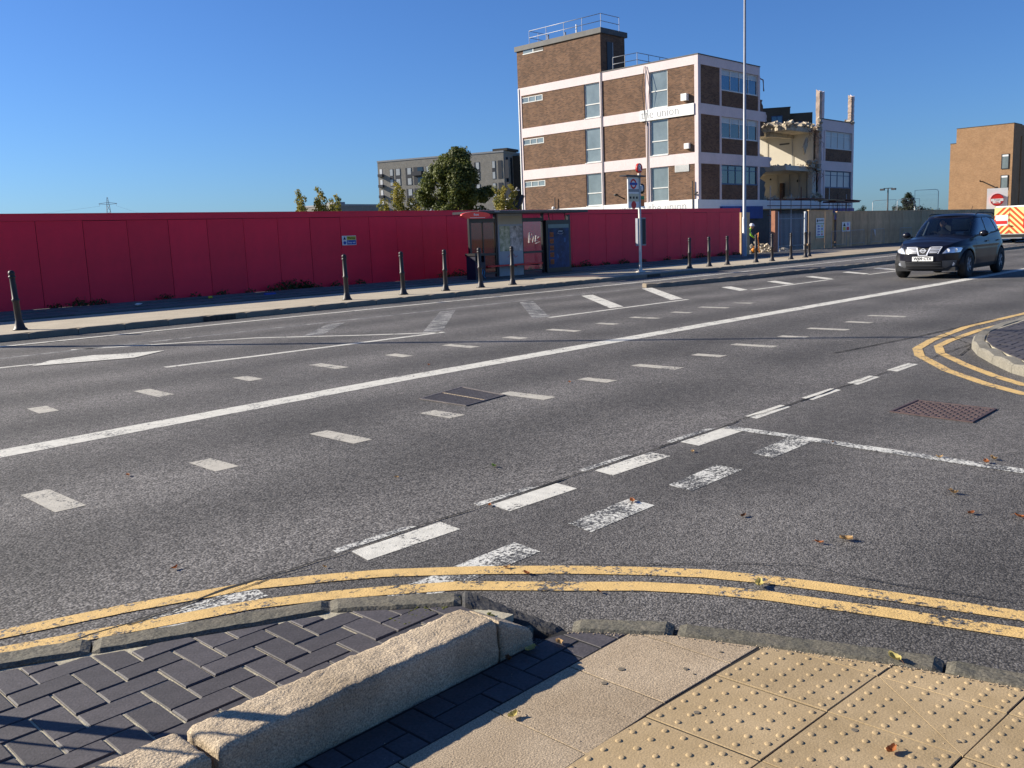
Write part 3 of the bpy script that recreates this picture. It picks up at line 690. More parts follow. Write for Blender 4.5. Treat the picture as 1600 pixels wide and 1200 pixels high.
# gully grates in the far kerb
for xx in (9.6, 26.0): 
    g = thing('gully_grate', 'black iron kerb gully inlet %s' % ('nearest the left end of the red hoarding' if xx < 15 else 'in front of the bus shelter'), 'drain', (xx, 18.44, 0), group='gully inlets in the far kerb')
    bx('frame', M['black'], g, 0, -.012, .004, .75, -.004+.012, .105)
    for k in range(6): bx('bar', M['post'], g, .04+k*.12, -.02, .012, .08+k*.12, -.013, .10)
# ------------------------------------------------------------------ kerbed separator island
isl = thing('traffic_island', None, None, kind='structure')
io = [(21.3, 15.3), (21.15, 15.05), (21.35, 14.8), (21.9, 14.68), (23.2, 14.5), (25.5, 14.22), (29, 13.95), (36, 13.85), (46, 13.8), (60, 13.8), (110, 13.9)]
ii = offs(io, .16)
ii = [(21.55, 15.25), (21.45, 15.08), (21.55, 14.98), (22, 14.86)] + ii[4:]
for i in range(len(io)-1):
    L = hypot(io[i+1][0]-io[i][0], io[i+1][1]-io[i][1]); n_ = max(1, round(L/.92)) if io[i][0] < 46 else 12
    for k in range(n_):
        bend_stone('kerb_stone', [cutp(io[i], io[i+1], k/n_+.002/L), cutp(io[i], io[i+1], (k+1)/n_-.002/L)], [cutp(ii[i], ii[i+1], k/n_+.002/L), cutp(ii[i], ii[i+1], (k+1)/n_-.002/L)], -.05, .12, M['kerbfar'], isl, rough=.003, bev=.012, seg=.2)
MB().prism([(21.7, 15.25), (21.55, 15.0)] + [(p[0], p[1]) for p in ii[3:]] + [(110, 15.15)], -.02, .10).build('island_surface', M['cycle'], isl)
# ------------------------------------------------------------------ red hoarding
YH = 26.0
hz0, hz1 = .14, 2.62
hoard = thing('red_hoarding', 'long red painted site hoarding of tall boards behind the far footway', 'hoarding', (0, YH, 0))
pm = None; px_ = 9.02 - 1.222*5; i = 0
while px_ < 45.3:
    wd = 1.222 if px_+1.222 < 45.4 else 45.35-px_
    if pm is None or wd < 1.2:
        o = MB().box(.007, 0, hz0, wd-.007, .018, hz1-.175).build('panel', M['red'], hoard)
        if pm is None: pm = o.data
        o.location = (px_, 0, 0)
    else: inst('panel', pm, hoard, (px_, random.uniform(-.004, .004), random.uniform(-.008, .008)), 0)
    px_ += 1.222
bx('top_rail', M['redtrim'], hoard, 2.9, -.022, hz1-.165, 45.37, .02, hz1)
bx('cap_rail', M['redtrim'], hoard, 2.9, -.04, hz1, 45.37, .09, hz1+.03)
bx('light_stop_sheet', mat('red_joint', (.08, .004, .01), .8), hoard, 2.9, .024, hz0, 45.3, .034, hz1-.01)  # added behind the board gaps to stop light leaking; dark red joints
bx('back_frame', M['ply'], hoard, 2.9, .036, 1.0, 45.3, .10, 1.1)
for k in range(36):
    if k % 2 == 0: bx('back_post', M['ply'], hoard, 3+k*1.2, .036, .0, 3.09+k*1.2, .11, 2.4)
# sign on the hoarding
sg = thing('safety_sign', 'small white, yellow and blue safety sign screwed to the red hoarding', 'sign', (18.81, YH-.03, 1.50))
bx('board', M['whitep'], sg, 0, -.006, 0, .59, 0, .32)
bx('yellow_field', M['yelink'], sg, .20, -.011, .175, .575, -.006, .30)
bx('blue_field', M['blueink'], sg, .20, -.011, .02, .575, -.006, .165)
MB().add([(.05,-.01,.19),(.16,-.01,.19),(.105,-.01,.30)], [(0,1,2)]).build('warning_triangle', M['blackink'], sg)
MB().tube([(.105, -.006, .085), (.105, -.011, .085)], .055, 14).build('mandatory_disc', M['blueink'], sg)
text_mesh('lettering', 'Warning', .085, M['blackink'], sg, frame((.385, -.012, .24), (1, 0, 0), (0, 0, 1)), .001, .002)
text_mesh('lettering', 'Keep out', .085, M['whitep'], sg, frame((.385, -.012, .09), (1, 0, 0), (0, 0, 1)), .001, .002)
# weeds and litter at the foot of the hoarding
def leaf_cloud(mb, blobs, n, size, flat=.0, seed=1):
    rnd = random.Random(seed); tot = sum(b[1]**2 for b in blobs)
    for c, r, sq in [(b[0], b[1], b[2] if len(b) > 2 else (1, 1, 1)) for b in blobs]:
        k = int(n*r*r/tot)
        for _ in range(k):
            while True:
                v = Vector((rnd.gauss(0, 1), rnd.gauss(0, 1), rnd.gauss(0, 1)))
                if v.length > .1: break
            v.normalize(); rr = r*(rnd.random()**.38)*(1+.12*rnd.gauss(0, 1))
            p = Vector(c)+Vector((v.x*sq[0], v.y*sq[1], v.z*sq[2]))*rr
            nrm = (v+Vector((rnd.gauss(0, .7), rnd.gauss(0, .7), rnd.gauss(0, .7)+flat))).normalized()
            a = nrm.orthogonal().normalized(); a = Matrix.Rotation(rnd.uniform(0, 6.28), 3, nrm) @ a; b = nrm.cross(a)
            s = size*rnd.uniform(.6, 1.3)
            mb.add([p-a*s*.5, p-b*s*.28, p+a*s*.5+nrm*s*.1, p+b*s*.28], [(0, 1, 2, 3)])
mb = MB(); bl = []
for (x, r) in [(9.2,.16),(9.9,.3),(10.4,.2),(12.3,.22),(13.2,.15),(14.1,.2),(15.0,.17),(15.9,.25),(16.5,.45),(17.1,.35),(18.3,.2),(19.3,.2),(23.2,.25),(24.0,.35),(25,.2),(28,.2),(29,.28),(30.5,.3),(31.6,.34),(33,.25),(34.4,.3),(36,.2),(38,.22),(39.6,.25),(41,.3),(43,.3),(44.5,.25)]:
    bl.append(((x, 25.75, .18), r, (1.3, .6, .7)))
    if r > .24: bl.append(((x+r*.9, 25.7, .15), r*.7, (1.5, .6, .6)))
leaf_cloud(mb, bl, 5200, .085, .3, 3)
o = mb.build('weeds', M['weed']); tag(o, 'straggly green weeds growing along the foot of the red hoarding', 'weeds', kind='stuff')
def can(x, y, col, lab, rz):
    t = thing('drink_can', lab, 'litter', (x, y, ZF+.055), rz)
    o = MB().tube([(-.07, 0, .033), (-.064, 0, .033), (.06, 0, .033), (.066, 0, .033)], [.024, .033, .033, .026], 12).build('can_body', col, t)
can(12.75, 24.0, M['yelink'], 'crushed yellow can lying in the shaded strip below the red hoarding', .4)
o = MB().box(-.16, -.05, 0, .16, .05, .05).box(.16, -.02, .01, .21, .02, .04).build('plastic_bottle', M['blueink']); o.location = (14.4, 23.6, ZF+.05); tag(o, 'flattened blue plastic bottle lying below the weeds at the red hoarding', 'litter')
o = MB().ico((0, 0, .04), .08, 1, (1.5, 1, .5), .4).build('paper_scrap', M['whitep']); o.location = (10.3, 23.2, ZF+.05); tag(o, 'crumpled white paper scrap near the left end of the red hoarding', 'litter')
# ------------------------------------------------------------------ bollards
def bollard(loc, label):
    t = thing('bollard', label, 'bollard', loc, group='black iron bollards along the far kerb')
    prof = [(.135, 0), (.130, .02), (.100, .05), (.078, .14), (.066, .17), (.062, .20), (.058, .55), (.070, .563), (.070, .605), (.056, .62), (.051, 1.02), (.051, 1.025)]
    MB().lathe(prof, 20).build('post', M['post'], t)
    MB().lathe([(.062, 1.02), (.066, 1.035), (.062, 1.055), (.050, 1.063), (.058, 1.08), (.062, 1.105), (.055, 1.135), (.038, 1.156), (.012, 1.166)], 20).build('cap', M['post'], t)
    return t
bpos = [(6.21, 19.35), (14.05, 19.35), (15.95, 19.38), (17.50, 19.38), (18.90, 19.38), (20.2, 19.32), (30.1, 19.4), (31.5, 19.4), (32.9, 19.42), (35.0, 19.3), (36.2, 19.2), (38.0, 19.25), (39.9, 19.5), (41.1, 19.9)]
blab = ['black iron bollard at the far left edge of the photo, standing alone', 'leftmost black bollard of the four between the yellow and blue sign and the bus shelter',
 'second black bollard right of the yellow and blue safety sign', 'third black bollard right of the safety sign, left of the litter bin', 'black bollard in front of the litter bin by the bus shelter',
 'black bollard in front of the pale map panel of the bus shelter', 'black bollard nearest the bus stop pole on its right', 'black bollard midway between the bus stop pole and the tall lamp column',
 'black bollard just left of the tall lamp column', 'black bollard just right of the lamp column, in front of the worker', 'black bollard below the reddish timber post',
 'black bollard in front of the grey palisade gate', 'black bollard at the right end of the palisade gate, left one of the close pair', 'black bollard in front of the first plywood board, right one of the close pair']
for q, ((x, y), lb) in enumerate(zip(bpos, blab)):
    if q == 0: b0_ = bollard((x, y, ZF), lb)
    else:
        r = dup(b0_, (x, y, ZF), random.uniform(0, 3), lb)
        r.rotation_euler = (random.uniform(-.012, .012), random.uniform(-.012, .012), random.uniform(0, 3))
b0_.rotation_euler = (0, -.03, 0)
# ------------------------------------------------------------------ lamp columns
def lamp(loc, label, head=True, H=12.5, arm=1.6):
    t = thing('lamp_column', label, 'street lamp', loc)
    MB().lathe([(.16, 0), (.16, .03), (.115, .04), (.115, 1.9), (.10, 1.96), (.085, 2.0), (.055, H)], 20).build('column', M['galv'], t)
    bx('access_door', M['galv'], t, -.05, -.122, .5, .05, -.11, 1.1)
    MB().tube([(0, 0, H-.02), (0, -.15, H+.25), (0, -.6, H+.45), (0, -arm, H+.5)], [.055, .05, .045, .04], 10).build('arm', M['galv'], t)
    MB().box(-.17, -arm-.75, H+.44, .17, -arm+.05, H+.60).build('lantern', M['grey'], t)
    return t
lamp((41.45, 23.5, ZF), 'tall galvanised lamp column rising out of the picture beside the red hoarding')
lamp((3.75, 19.9, ZF), 'lamp column standing on the far footway beyond the left edge of the photo', H=8.0, arm=1.4)
# ------------------------------------------------------------------ bus stop
bs = thing('bus_stop', 'white bus stop pole with roundel flag and timetable case', 'bus stop', (27.45, 19.78, ZF))
MB().lathe([(.19, 0), (.17, .03), (.09, .05), (.06, .12), (.052, .14), (.052, 3.52)], 16).build('pole', mat('pole_cream', (.62, .58, .50), .5), bs)
bx('flag', M['whitep'], bs, -.70, -.02, 2.30, -.055, .02, 3.38)
bx('flag_header', M['grey'], bs, -.69, -.026, 2.86, -.06, -.0205, 2.96)
bx('flag_routes', mat('flag_cream', (.6, .55, .38), .5), bs, -.68, -.026, 2.52, -.07, -.0205, 2.80)
MB().tube([(-.38, -.021, 2.40), (-.38, -.03, 2.40)], .14, 20).build('flag_red_disc', M['redink'], bs)
def ring(name, c, r0, r1, y, mt, par, n=28, th=.008):
    mb = MB(); vs = []
    for rr, yy in ((r0, y), (r1, y), (r1, y-th), (r0, y-th)):
        for k in range(n): t = 2*pi*k/n; vs.append((c[0]+rr*cos(t), yy, c[1]+rr*sin(t)))
    fs = []
    for a in range(4):
        for k in range(n): k2 = (k+1) % n; b = (a+1) % 4; fs.append((a*n+k, a*n+k2, b*n+k2, b*n+k))
    return mb.add(vs, fs).build(name, mt, par)
ring('roundel_ring', (-.38, 3.14), .115, .175, -.021, M['redink'], bs)
bx('roundel_bar', M['blueink'], bs, -.60, -.034, 3.10, -.16, -.0295, 3.18)
for k in range(3): bx('route_number', M['blackink'], bs, -.62+.19*k, -.030, 2.62, -.52+.19*k, -.0265, 2.70)
bx('flag_roof', M['black'], bs, -.95, -.14, 3.39, .22, .16, 3.44)
MB().tube([(0, -.035, 3.70), (0, .035, 3.70)], .17, 28).build('stop_letter_disc', M['redink'], bs)
text_mesh('stop_letter', 'R', .30, M['whitep'], bs, frame((0, -.040, 3.70), (1, 0, 0), (0, 0, 1)), .002, .008)
bx('timetable_case', M['grey'], bs, .055, -.05, .95, .30, .05, 1.95)
bx('timetable_case', M['galv'], bs, -.20, -.05, .95, -.10, .05, 1.93)
bx('timetable_sheet', M['blackink'], bs, .08, -.056, 1.0, .28, -.0505, 1.9)
bx('green_notice', M['greenink'], bs, .06, -.03, 2.60, .26, .01, 2.72)
bx('yellow_notice', M['orange'], bs, .06, -.03, 2.36, .26, .01, 2.60)
MB().lathe([(.03, -.18), (.09, -.12), (.10, 0), (.09, .12), (.03, .18)], 14, (.20, .03, 2.98)).build('camera_housing', M['black'], bs); MB().lathe([(.03, -.10), (.06, -.06), (.06, .08), (.03, .12)], 12, (.11, -.02, 2.98)).build('housing_cap', M['whitep'], bs)
# ------------------------------------------------------------------ bus shelter
sh = thing('bus_shelter', 'black framed bus shelter with red oval sign and advert panel', 'bus shelter', (0, 0, ZF))
yb, zt = 23.3, 2.22
tintg = glass_mat('shelter_glass', (.75, .62, .5), .30, (.12, .08, .06))
bx('roof', M['black'], sh, 21.75, 22.25, zt+.05, 27.55, 23.55, zt+.13)
bx('roof_edge', M['grey'], sh, 21.74, 22.235, zt+.12, 27.56, 22.249, zt+.14)
for xx in (22.28, 23.56, 24.94, 26.1): bx('post', M['black'], sh, xx, yb, 0, xx+.085, yb+.09, zt+.05)
bx('post', M['black'], sh, 27.62, yb, 0, 27.72, yb+.12, zt+.0)
for a, b in ((22.365, 22.93), (22.97, 23.56), (25.025, 26.1)):
    bx('glass_pane', tintg if a < 24 else glass_mat('shelter_glass_clear', (.97, .97, .97), .02, (.1, .1, .1)), sh, a, yb+.03, .22, b, yb+.034, 1.98)
bx('mullion', M['black'], sh, 22.93, yb+.01, .2, 22.97, yb+.06, 2.0)
bx('head_rail', M['black'], sh, 22.365, yb+.01, 1.98, 26.1, yb+.08, 2.12)
for a, b in ((22.365, 23.56), (25.025, 26.1)):
    bx('mid_rail', M['black'], sh, a, yb+.012, .82, b, yb+.075, .90)
    bx('foot_rail', M['black'], sh, a, yb+.012, .16, b, yb+.075, .22)
bx('map_panel', mat('map_panel_grey', (.30, .34, .37), .5, var=.1), sh, 23.655, yb-.05, -.02, 24.93, yb+.03, zt+.05)
bx('map_header', mat('map_header_cream', (.40, .36, .27), .6), sh, 23.67, yb-.058, 1.90, 24.92, yb-.051, 2.20)
mm_ = mat('map_print', (.10, .22, .04), .5, var=.5, vs=5, col2=(.45, .42, .30))
bx('map_print', mm_, sh, 23.72, yb-.058, .94, 24.25, yb-.051, 1.84)
bx('map_print', mat('map_print_right', (.16, .15, .12), .5, var=.5, vs=6, col2=(.5, .45, .40)), sh, 24.27, yb-.058, .94, 24.90, yb-.051, 1.84)
MB().tube([(24.1, yb-.06, .72), (24.22, yb-.06, .80), (24.3, yb-.06, .68), (24.42, yb-.06, .82), (24.5, yb-.06, .70), (24.62, yb-.06, .76)], .008, 5).build('graffiti_scribble', M['redink'], sh)
MB().tube([(25.32, yb-.0, 1.20), (25.36, yb, 1.58), (25.50, yb, 1.55), (25.47, yb, 1.42), (25.37, yb, 1.38), (25.52, yb, 1.20), (25.58, yb, 1.42), (25.66, yb, 1.20), (25.72, yb, 1.46), (25.90, yb, 1.42), (25.70, yb, 1.30), (25.95, yb, 1.22), (25.7, yb, 1.17)], .012, 5).build('graffiti_tag', M['whitep'], sh)
bx('bench', M['redink'], sh, 22.7, yb-.42, .42, 25.6, yb-.12, .47)
for xx in (22.9, 24.2, 25.4): bx('bench_bracket', M['black'], sh, xx, yb-.38, .38, xx+.05, yb+.02, .42)
bx('advert_box', M['black'], sh, 26.2, yb-.10, -.02, 27.62, yb+.12, 2.02)
adm = mat('advert_print', (.003, .008, .03), .4, var=.6, vs=2.2, col2=(.006, .03, .12), spec=.3)
bx('advert_poster', adm, sh, 26.30, yb-.108, .22, 27.5, yb-.101, 1.86)
bx('advert_header', mat('advert_header', (.12, .2, .24), .2), sh, 26.30, yb-.112, 1.72, 27.5, yb-.109, 1.86)
for k, z in enumerate((.36, .62, .88, 1.14, 1.38)):
    MB().box(26.38, yb-.114, z, 26.60, yb-.1095, z+.18).box(26.38, yb-.114, z+.07, 26.60, yb-.1095, z+.08).build('advert_letter', mat('advert_orange', (.25,.07,.015), .6) if k == 0 else bpy.data.materials['advert_orange'], sh)
for k in range(9):
    o = MB().ico((random.uniform(26.8, 27.4), yb-.106, random.uniform(.4, 1.3)), random.uniform(.05, .12), 1, (1, .03, 1.6), .4).build('advert_figure', mat('advert_blue', (.01, .07, .22), .5) if k == 0 else bpy.data.materials['advert_blue'], sh)
text_mesh('advert_title', 'prime', .11, mat('advert_white', (.4, .5, .6), .4), sh, frame((27.0, yb-.112, 1.60), (1, 0, 0), (0, 0, 1)), .001, .001)
MB().tube([(26.83, yb-.112, 1.53), (26.93, yb-.112, 1.49), (27.07, yb-.112, 1.49), (27.17, yb-.112, 1.53)], .007, 5).build('advert_smile', bpy.data.materials['advert_white'], sh)
for xx in (26.5, 27.45): MB().tube([(xx, yb, 2.02), (xx-.1, yb-.05, zt+.06)], .022, 6).build('roof_bracket', M['black'], sh)
# red oval sign
n = 36; vs = []; fs = []
for yy in (22.20, 22.12):
    for k in range(n): t = 2*pi*k/n; vs.append((21.50+.66*cos(t), yy, 2.20+.115*sin(t)))
fs = [tuple(range(n)), tuple(range(n, 2*n))[::-1]] + [(k, n+k, n+(k+1) % n, (k+1) % n) for k in range(n)]
MB().add(vs, fs).build('oval_sign', mat('oval_red', (.80, .05, .03), .35, emis=0), sh)
text_mesh('sign_lettering', 'Buses', .10, M['whitep'], sh, frame((21.50, 22.115, 2.22), (1, 0, 0), (0, 0, 1)), .001, .002)
bx('sign_stripe', M['whitep'], sh, 21.2, 22.113, 2.11, 21.9, 22.1195, 2.125)
bx('fascia_lettering', M['grey'], sh, 22.5, 22.242, zt+.08, 22.75, 22.2495, zt+.12)
# litter bin
lb = thing('litter_bin', 'dark blue litter bin with graffiti at the left end of the bus shelter', 'bin', (22.0, 22.75, ZF))
mb = MB(); mb.box(-.24, -.22, .0, .24, .22, .62); mb.box(-.24, -.22, .62, -.19, .22, .85); mb.box(.19, -.22, .62, .24, .22, .85); mb.box(-.19, .17, .62, .19, .22, .85)
mb.build('bin_body', mat('bin_navy', (.008, .010, .028), .45), lb)
bx('bin_hood', M['black'], lb, -.27, -.25, .85, .27, .25, .93)
MB().tube([(.02, -.228, .12), (.10, -.228, .38), (.18, -.228, .30), (.12, -.228, .16), (.2, -.228, .08)], .012, 5).build('graffiti', mat('graffiti_cyan', (.05, .30, .55), .5), lb)
MB().tube([(-.2, -.228, .55), (-.12, -.228, .3), (-.05, -.228, .12)], .010, 5).build('graffiti', mat('graffiti_magenta', (.25, .02, .12), .5), lb)
# ------------------------------------------------------------------ site entrance
gp = thing('plywood_pier', 'narrow plywood pier just right of the tall lamp column', 'hoarding', (45.45, 26.0, 0))
bx('board', M['ply'], gp, 0, -.04, .02, .92, .08, 2.42)
def palisade(x0, x1, y, label, h=2.3, dy=0.0):
    t = thing('palisade_gate', label, 'gate', (x0, y, .05), atan2(dy, x1-x0)); L = hypot(x1-x0, dy)
    for z in (.35, 1.95): bx('rail', M['palisade'], t, 0, 0, z, L, .04, z+.05)
    n_ = int(L/.155); pm = None
    for k in range(n_+1):
        if pm is None:
            o = MB().add([(0,-.02,.05),(.03,-.035,.05),(.065,-.02,.05),(0,-.02,h-.12),(.03,-.035,h),(.065,-.02,h-.12)], [(0,1,4,3),(1,2,5,4),(0,3,5,2)]).build('pale', M['palisade'], t); pm = o.data
        else: inst('pale', pm, t, (k*.155, 0, 0))
    for xx in (0, L-.06): bx('stile', mat('gate_post_white', (.6, .62, .64), .5) if xx == 0 and 'gate_post_white' not in bpy.data.materials else bpy.data.materials['gate_post_white'], t, xx-.05, -.05, 0, xx+.09, .05, h+.08)
    return t
palisade(46.35, 47.2, 26.1, 'narrow steel palisade leaf left of the worker in hi-vis', 2.2, dy=1.2)
palisade(49.6, 53.15, 26.0, 'wide steel palisade gate closed between the timber post and the plywood boards')
o = MB().box(-.18, -.12, 0, .18, .12, 2.45).build('timber_post', M['wood']); o.location = (49.1, 25.9, .03); tag(o, 'thick reddish timber gate post standing left of the wide palisade gate', 'post')
# plywood hoarding right
def plyfence(name, label, segs, y, z0, z1, cat='hoarding'):
    t = thing(name, label, cat, (0, y, 0)); pm_ = None; x = segs[0]
    while x < segs[1]:
        wd = min(segs[2], segs[1]-x)
        if pm_ is None or wd < segs[2]*.99:
            o = MB().box(.006, 0, z0, wd-.006, .02, z1).build('board', M['ply'], t)
            if pm_ is None: pm_ = o.data
            o.location = (x, 0, 0)
        else: inst('board', pm_, t, (x, random.uniform(-.012, .012), random.uniform(-.01, .01)))
        x += segs[2]
    bx('cap_rail', M['ply'], t, segs[0], -.03, z1, segs[1], .10, z1+.05)
    bx('back_frame', M['ply'], t, segs[0], .021+.015, z0+.4, segs[1], .12, z0+.5)
    return t
plyfence('plywood_hoarding', 'short plywood hoarding carrying the tall site notice, right of the palisade gate', (53.35, 56.7, 1.13), 25.9, -.02, 2.46)
plyfence('plywood_hoarding', 'long weathered plywood hoarding running right behind the dark car', (57.5, 106, 1.22), 26.0, .0, 2.36)
dr = thing('site_door', 'dark green door recessed between the two plywood hoardings', 'door', (56.75, 26.15, .0))
bx('leaf', mat('door_green', (.01, .05, .04), .5), dr, 0, 0, .05, .70, .05, 2.2); bx('handle', M['black'], dr, .1, -.04, 1.0, .16, -.001, 1.12)
bx('door_head', M['black'], dr, -.03, -.15, 2.2, .73, .05, 2.32)
sn = thing('site_notice', 'tall white site notice with blue safety icons on the short plywood hoarding', 'sign', (54.3, 25.87, .78))
bx('board', M['whitep'], sn, 0, -.008, 0, 1.12, 0, 1.22)
bx('green_strip', M['greenink'], sn, .0, -.013, .86, 1.12, -.0085, .90); bx('green_strip', M['greenink'], sn, .0, -.013, .04, 1.12, -.0085, .10)
MB().tube([(.2, -.008, 1.06), (.2, -.014, 1.06)], .09, 16).build('logo_disc', M['blackink'], sn)
text_mesh('lettering', 'SITE SAFETY', .13, M['blackink'], sn, frame((.70, -.014, 1.07), (1, 0, 0), (0, 0, 1)), .001, .003)
for r in range(4):
    MB().tube([(.28, -.008, .22+.17*r), (.28, -.014, .22+.17*r)], .07, 12).build('mandatory_icon', M['blueink'], sn)
    bx('notice_text', M['blueink'], sn, .40, -.013, .19+.17*r, .56, -.0085, .25+.17*r)
    bx('notice_icon', M[['redink', 'yelink', 'blueink', 'yelink'][r]], sn, .74, -.013, .16+.17*r, .90, -.0085, .28+.17*r)
s2 = thing('warning_notice', 'square white notice with four coloured safety symbols on the long plywood hoarding', 'sign', (58.2, 25.96, 1.10))
bx('board', M['whitep'], s2, 0, -.008, 0, 1.25, 0, .62)
MB().add([(.15,-.0125,.34),(.55,-.0125,.34),(.35,-.0125,.58)], [(0,1,2)]).build('warning_triangle', M['blackink'], s2)
bx('yellow_symbol', M['yelink'], s2, .15, -.013, .08, .55, -.0085, .30); bx('red_symbol', M['redink'], s2, .68, -.013, .08, 1.08, -.0085, .30)
MB().tube([(.88, -.008, .46), (.88, -.014, .46)], .11, 14).build('prohibition_symbol', mat('lilac_print', (.35, .25, .55), .5), s2)
o = MB().add([(0,0,.18),(.28,0,.10),(.30,0,-.35),(0.02,0,.10)], [(0,1,2,3)]).add([(0,.004,.18),(.28,.004,.10),(.30,.004,-.35),(0.02,.004,.10)], [(3,2,1,0)]).build('torn_poster', M['whitep']); o.location = (63.3, 25.95, .98); tag(o, 'torn white poster scrap hanging on the long plywood hoarding', 'poster')
# pedestrian barriers leaning along the plywood
def barrier(x, lab):
    t = thing('crowd_barrier', lab, 'barrier', (x, 25.4, ZF), group='steel crowd barriers along the plywood')
    MB().tube([(0, 0, .05), (0, 0, .95), (.08, 0, 1.05), (2.1, 0, 1.05), (2.18, 0, .95), (2.18, 0, .05)], .014, 6).build('frame', M['galv'], t)
    MB().tube([(0, 0, .2), (2.18, 0, .2)], .011, 5).build('bottom_rail', M['galv'], t)
    mb = MB()
    for k in range(1, 12): mb.tube([(k*.182, 0, .2), (k*.182, 0, 1.04)], .005, 4)
    mb.build('infill_bars', M['galv'], t); return t
for x, lb_ in [(55.5, 'crowd barrier standing in front of the green site door'), (58.2, 'crowd barrier below the square four-symbol notice'), (61.5, 'crowd barrier beside the torn white poster'), (66.5, 'crowd barrier nearest the dark car in front of the plywood')]: barrier(x, lb_)
# rubble near the gate
def rubble(name, label, c, rad, n, mt, smin=.04, smax=.16, hz=.4, seed=5):
    rnd = random.Random(seed); mb = MB()
    for _ in range(n):
        a = rnd.uniform(0, 6.28); r = rad*sqrt(rnd.random()); z = max(0, hz*(1-r/rad))*rnd.random()
        mb.ico((c[0]+r*cos(a)*1.4, c[1]+r*sin(a), c[2]+z), rnd.uniform(smin, smax), 1, (1, rnd.uniform(.5, 1), rnd.uniform(.4, .9)), .35)
    return tag(mb.build(name, mt), label, 'rubble', kind='stuff')
rubble('rubble_heap', 'heap of pale broken concrete seen through the palisade gate', (51.5, 28.0, 0), 1.6, 220, M['conc'], .04, .2, .9, 8)
rubble('gravel_spill', 'pale gravel and rubble spilt on the ground at the site entrance', (47.8, 26.2, .03), 1.0, 160, M['conc'], .02, .08, .12, 9)
# ------------------------------------------------------------------ people
def skin_figure(name, bones, radii, mt, parent, root=0, sub=1):
    """bones: list of (a,b) indices; verts: list of points"""
    vs_, es_ = bones
    me = bpy.data.meshes.new(name); me.from_pydata(vs_, es_, []); o = bpy.data.objects.new(name, me); C.objects.link(o)
    sm = o.modifiers.new('s', 'SKIN'); sm.use_smooth_shade = True
    for i, r in enumerate(radii):
        sv = me.skin_vertices[0].data[i]; sv.radius = (r, r) if not isinstance(r, tuple) else r; sv.use_root = (i == root)
    ss = o.modifiers.new('u', 'SUBSURF'); ss.levels = sub; ss.render_levels = sub
    dg = bpy.context.evaluated_depsgraph_get(); m2 = bpy.data.meshes.new_from_object(o.evaluated_get(dg))
    bpy.data.objects.remove(o); m2.materials.clear(); m2.materials.append(mt); m2.name = name
    o = bpy.data.objects.new(name, m2); C.objects.link(o); o.parent = parent
    return o
pw_ = thing('person', 'worker in hi-vis jacket and white helmet bending over at the site entrance', 'person', (48.15, 27.2, .03), radians(-60))
# facing local +x, leaning forward
V = [(0,0,.92),(.06,0,1.10),(.16,0,1.32),(.22,0,1.44),(.29,0,1.54), (.14,.18,1.40),(.26,.26,1.16),(.42,.18,1.00),(.50,.14,.97), (.14,-.18,1.40),(.26,-.26,1.16),(.42,-.18,1.00),(.50,-.14,.97), (0,.11,.86),(.06,.13,.48),(0,.13,.09),(.12,.14,.04), (0,-.11,.86),(.06,-.13,.48),(-.04,-.13,.09),(.08,-.14,.04)]
E_ = [(0,1),(1,2),(2,3),(3,4),(2,5),(5,6),(6,7),(7,8),(2,9),(9,10),(10,11),(11,12),(0,13),(13,14),(14,15),(15,16),(0,17),(17,18),(18,19),(19,20)]
Rr = [.15,.15,.17,.07,.07, .075,.06,.045,.04, .075,.06,.045,.04, .10,.07,.05,.04, .10,.07,.05,.04]
skin_figure('body', (V, E_), Rr, M['hivis'], pw_)
MB().ico((.33, 0, 1.60), .11, 2, (1, .85, 1.15), 0, True).ico((.445, 0, 1.59), .018, 1).ico((.32, .10, 1.6), .025, 1, (.6, .4, 1)).ico((.32, -.10, 1.6), .025, 1, (.6, .4, 1)).build('head', M['skin'], pw_)
mb = MB(); mb.lathe([(.165, 0), (.15, .015), (.142, .05), (.125, .10), (.09, .14), (.04, .16), (.01, .163)], 20, (.33, 0, 1.635)); mb.box(.42, -.09, 1.63, .53, .09, 1.645); mb.build('helmet', M['whitep'], pw_)
for s in (1, -1):
    mb = MB(); mb.ico((.53, s*.14, .955), .045, 1, (1.1, .5, .8), 0, True)
    for k in range(4): mb.tube([(.55, s*(.115+.018*k), .955), (.60, s*(.115+.018*k), .93), (.60, s*(.115+.018*k), .90)], .009, 6)
    mb.tube([(.53, s*.11, .96), (.57, s*.095, .935)], .010, 6); mb.build('hand', M['skin'], pw_)
for s in (1, -1): MB().box(-.08, s*.13-.05, 0, .18, s*.13+.05, .09).build('boot', M['rubber'], pw_)
for z in (1.08, 1.22): MB().lathe([(.205, 0), (.205, .05)], 18, (.08+(z-1.08)*.3, 0, z)).build('reflective_band', M['whitep'], pw_)
ob = thing('trolley', 'orange wheeled trolley standing beside the worker at the site entrance', 'trolley', (48.9, 26.9, .03))
om = mat('orange_machine', (.75, .24, .02), .5)
MB().tube([(-.35, 0, .95), (.1, 0, .95), (.30, 0, .08)], .025, 6).tube([(.1, 0, .95), (.18, .0, 1.25)], .025, 6).tube([(.05, .1, .45), (.22, .1, 1.2)], .022, 6).build('handle_frame', om, ob)
MB().ico((-.25, 0, .28), .28, 2, (1.1, .7, .75), .05, True).build('drum', om, ob)
MB().tube([(-.3, -.18, .12), (-.3, .18, .12)], .12, 14).build('wheel', M['rubber'], ob)
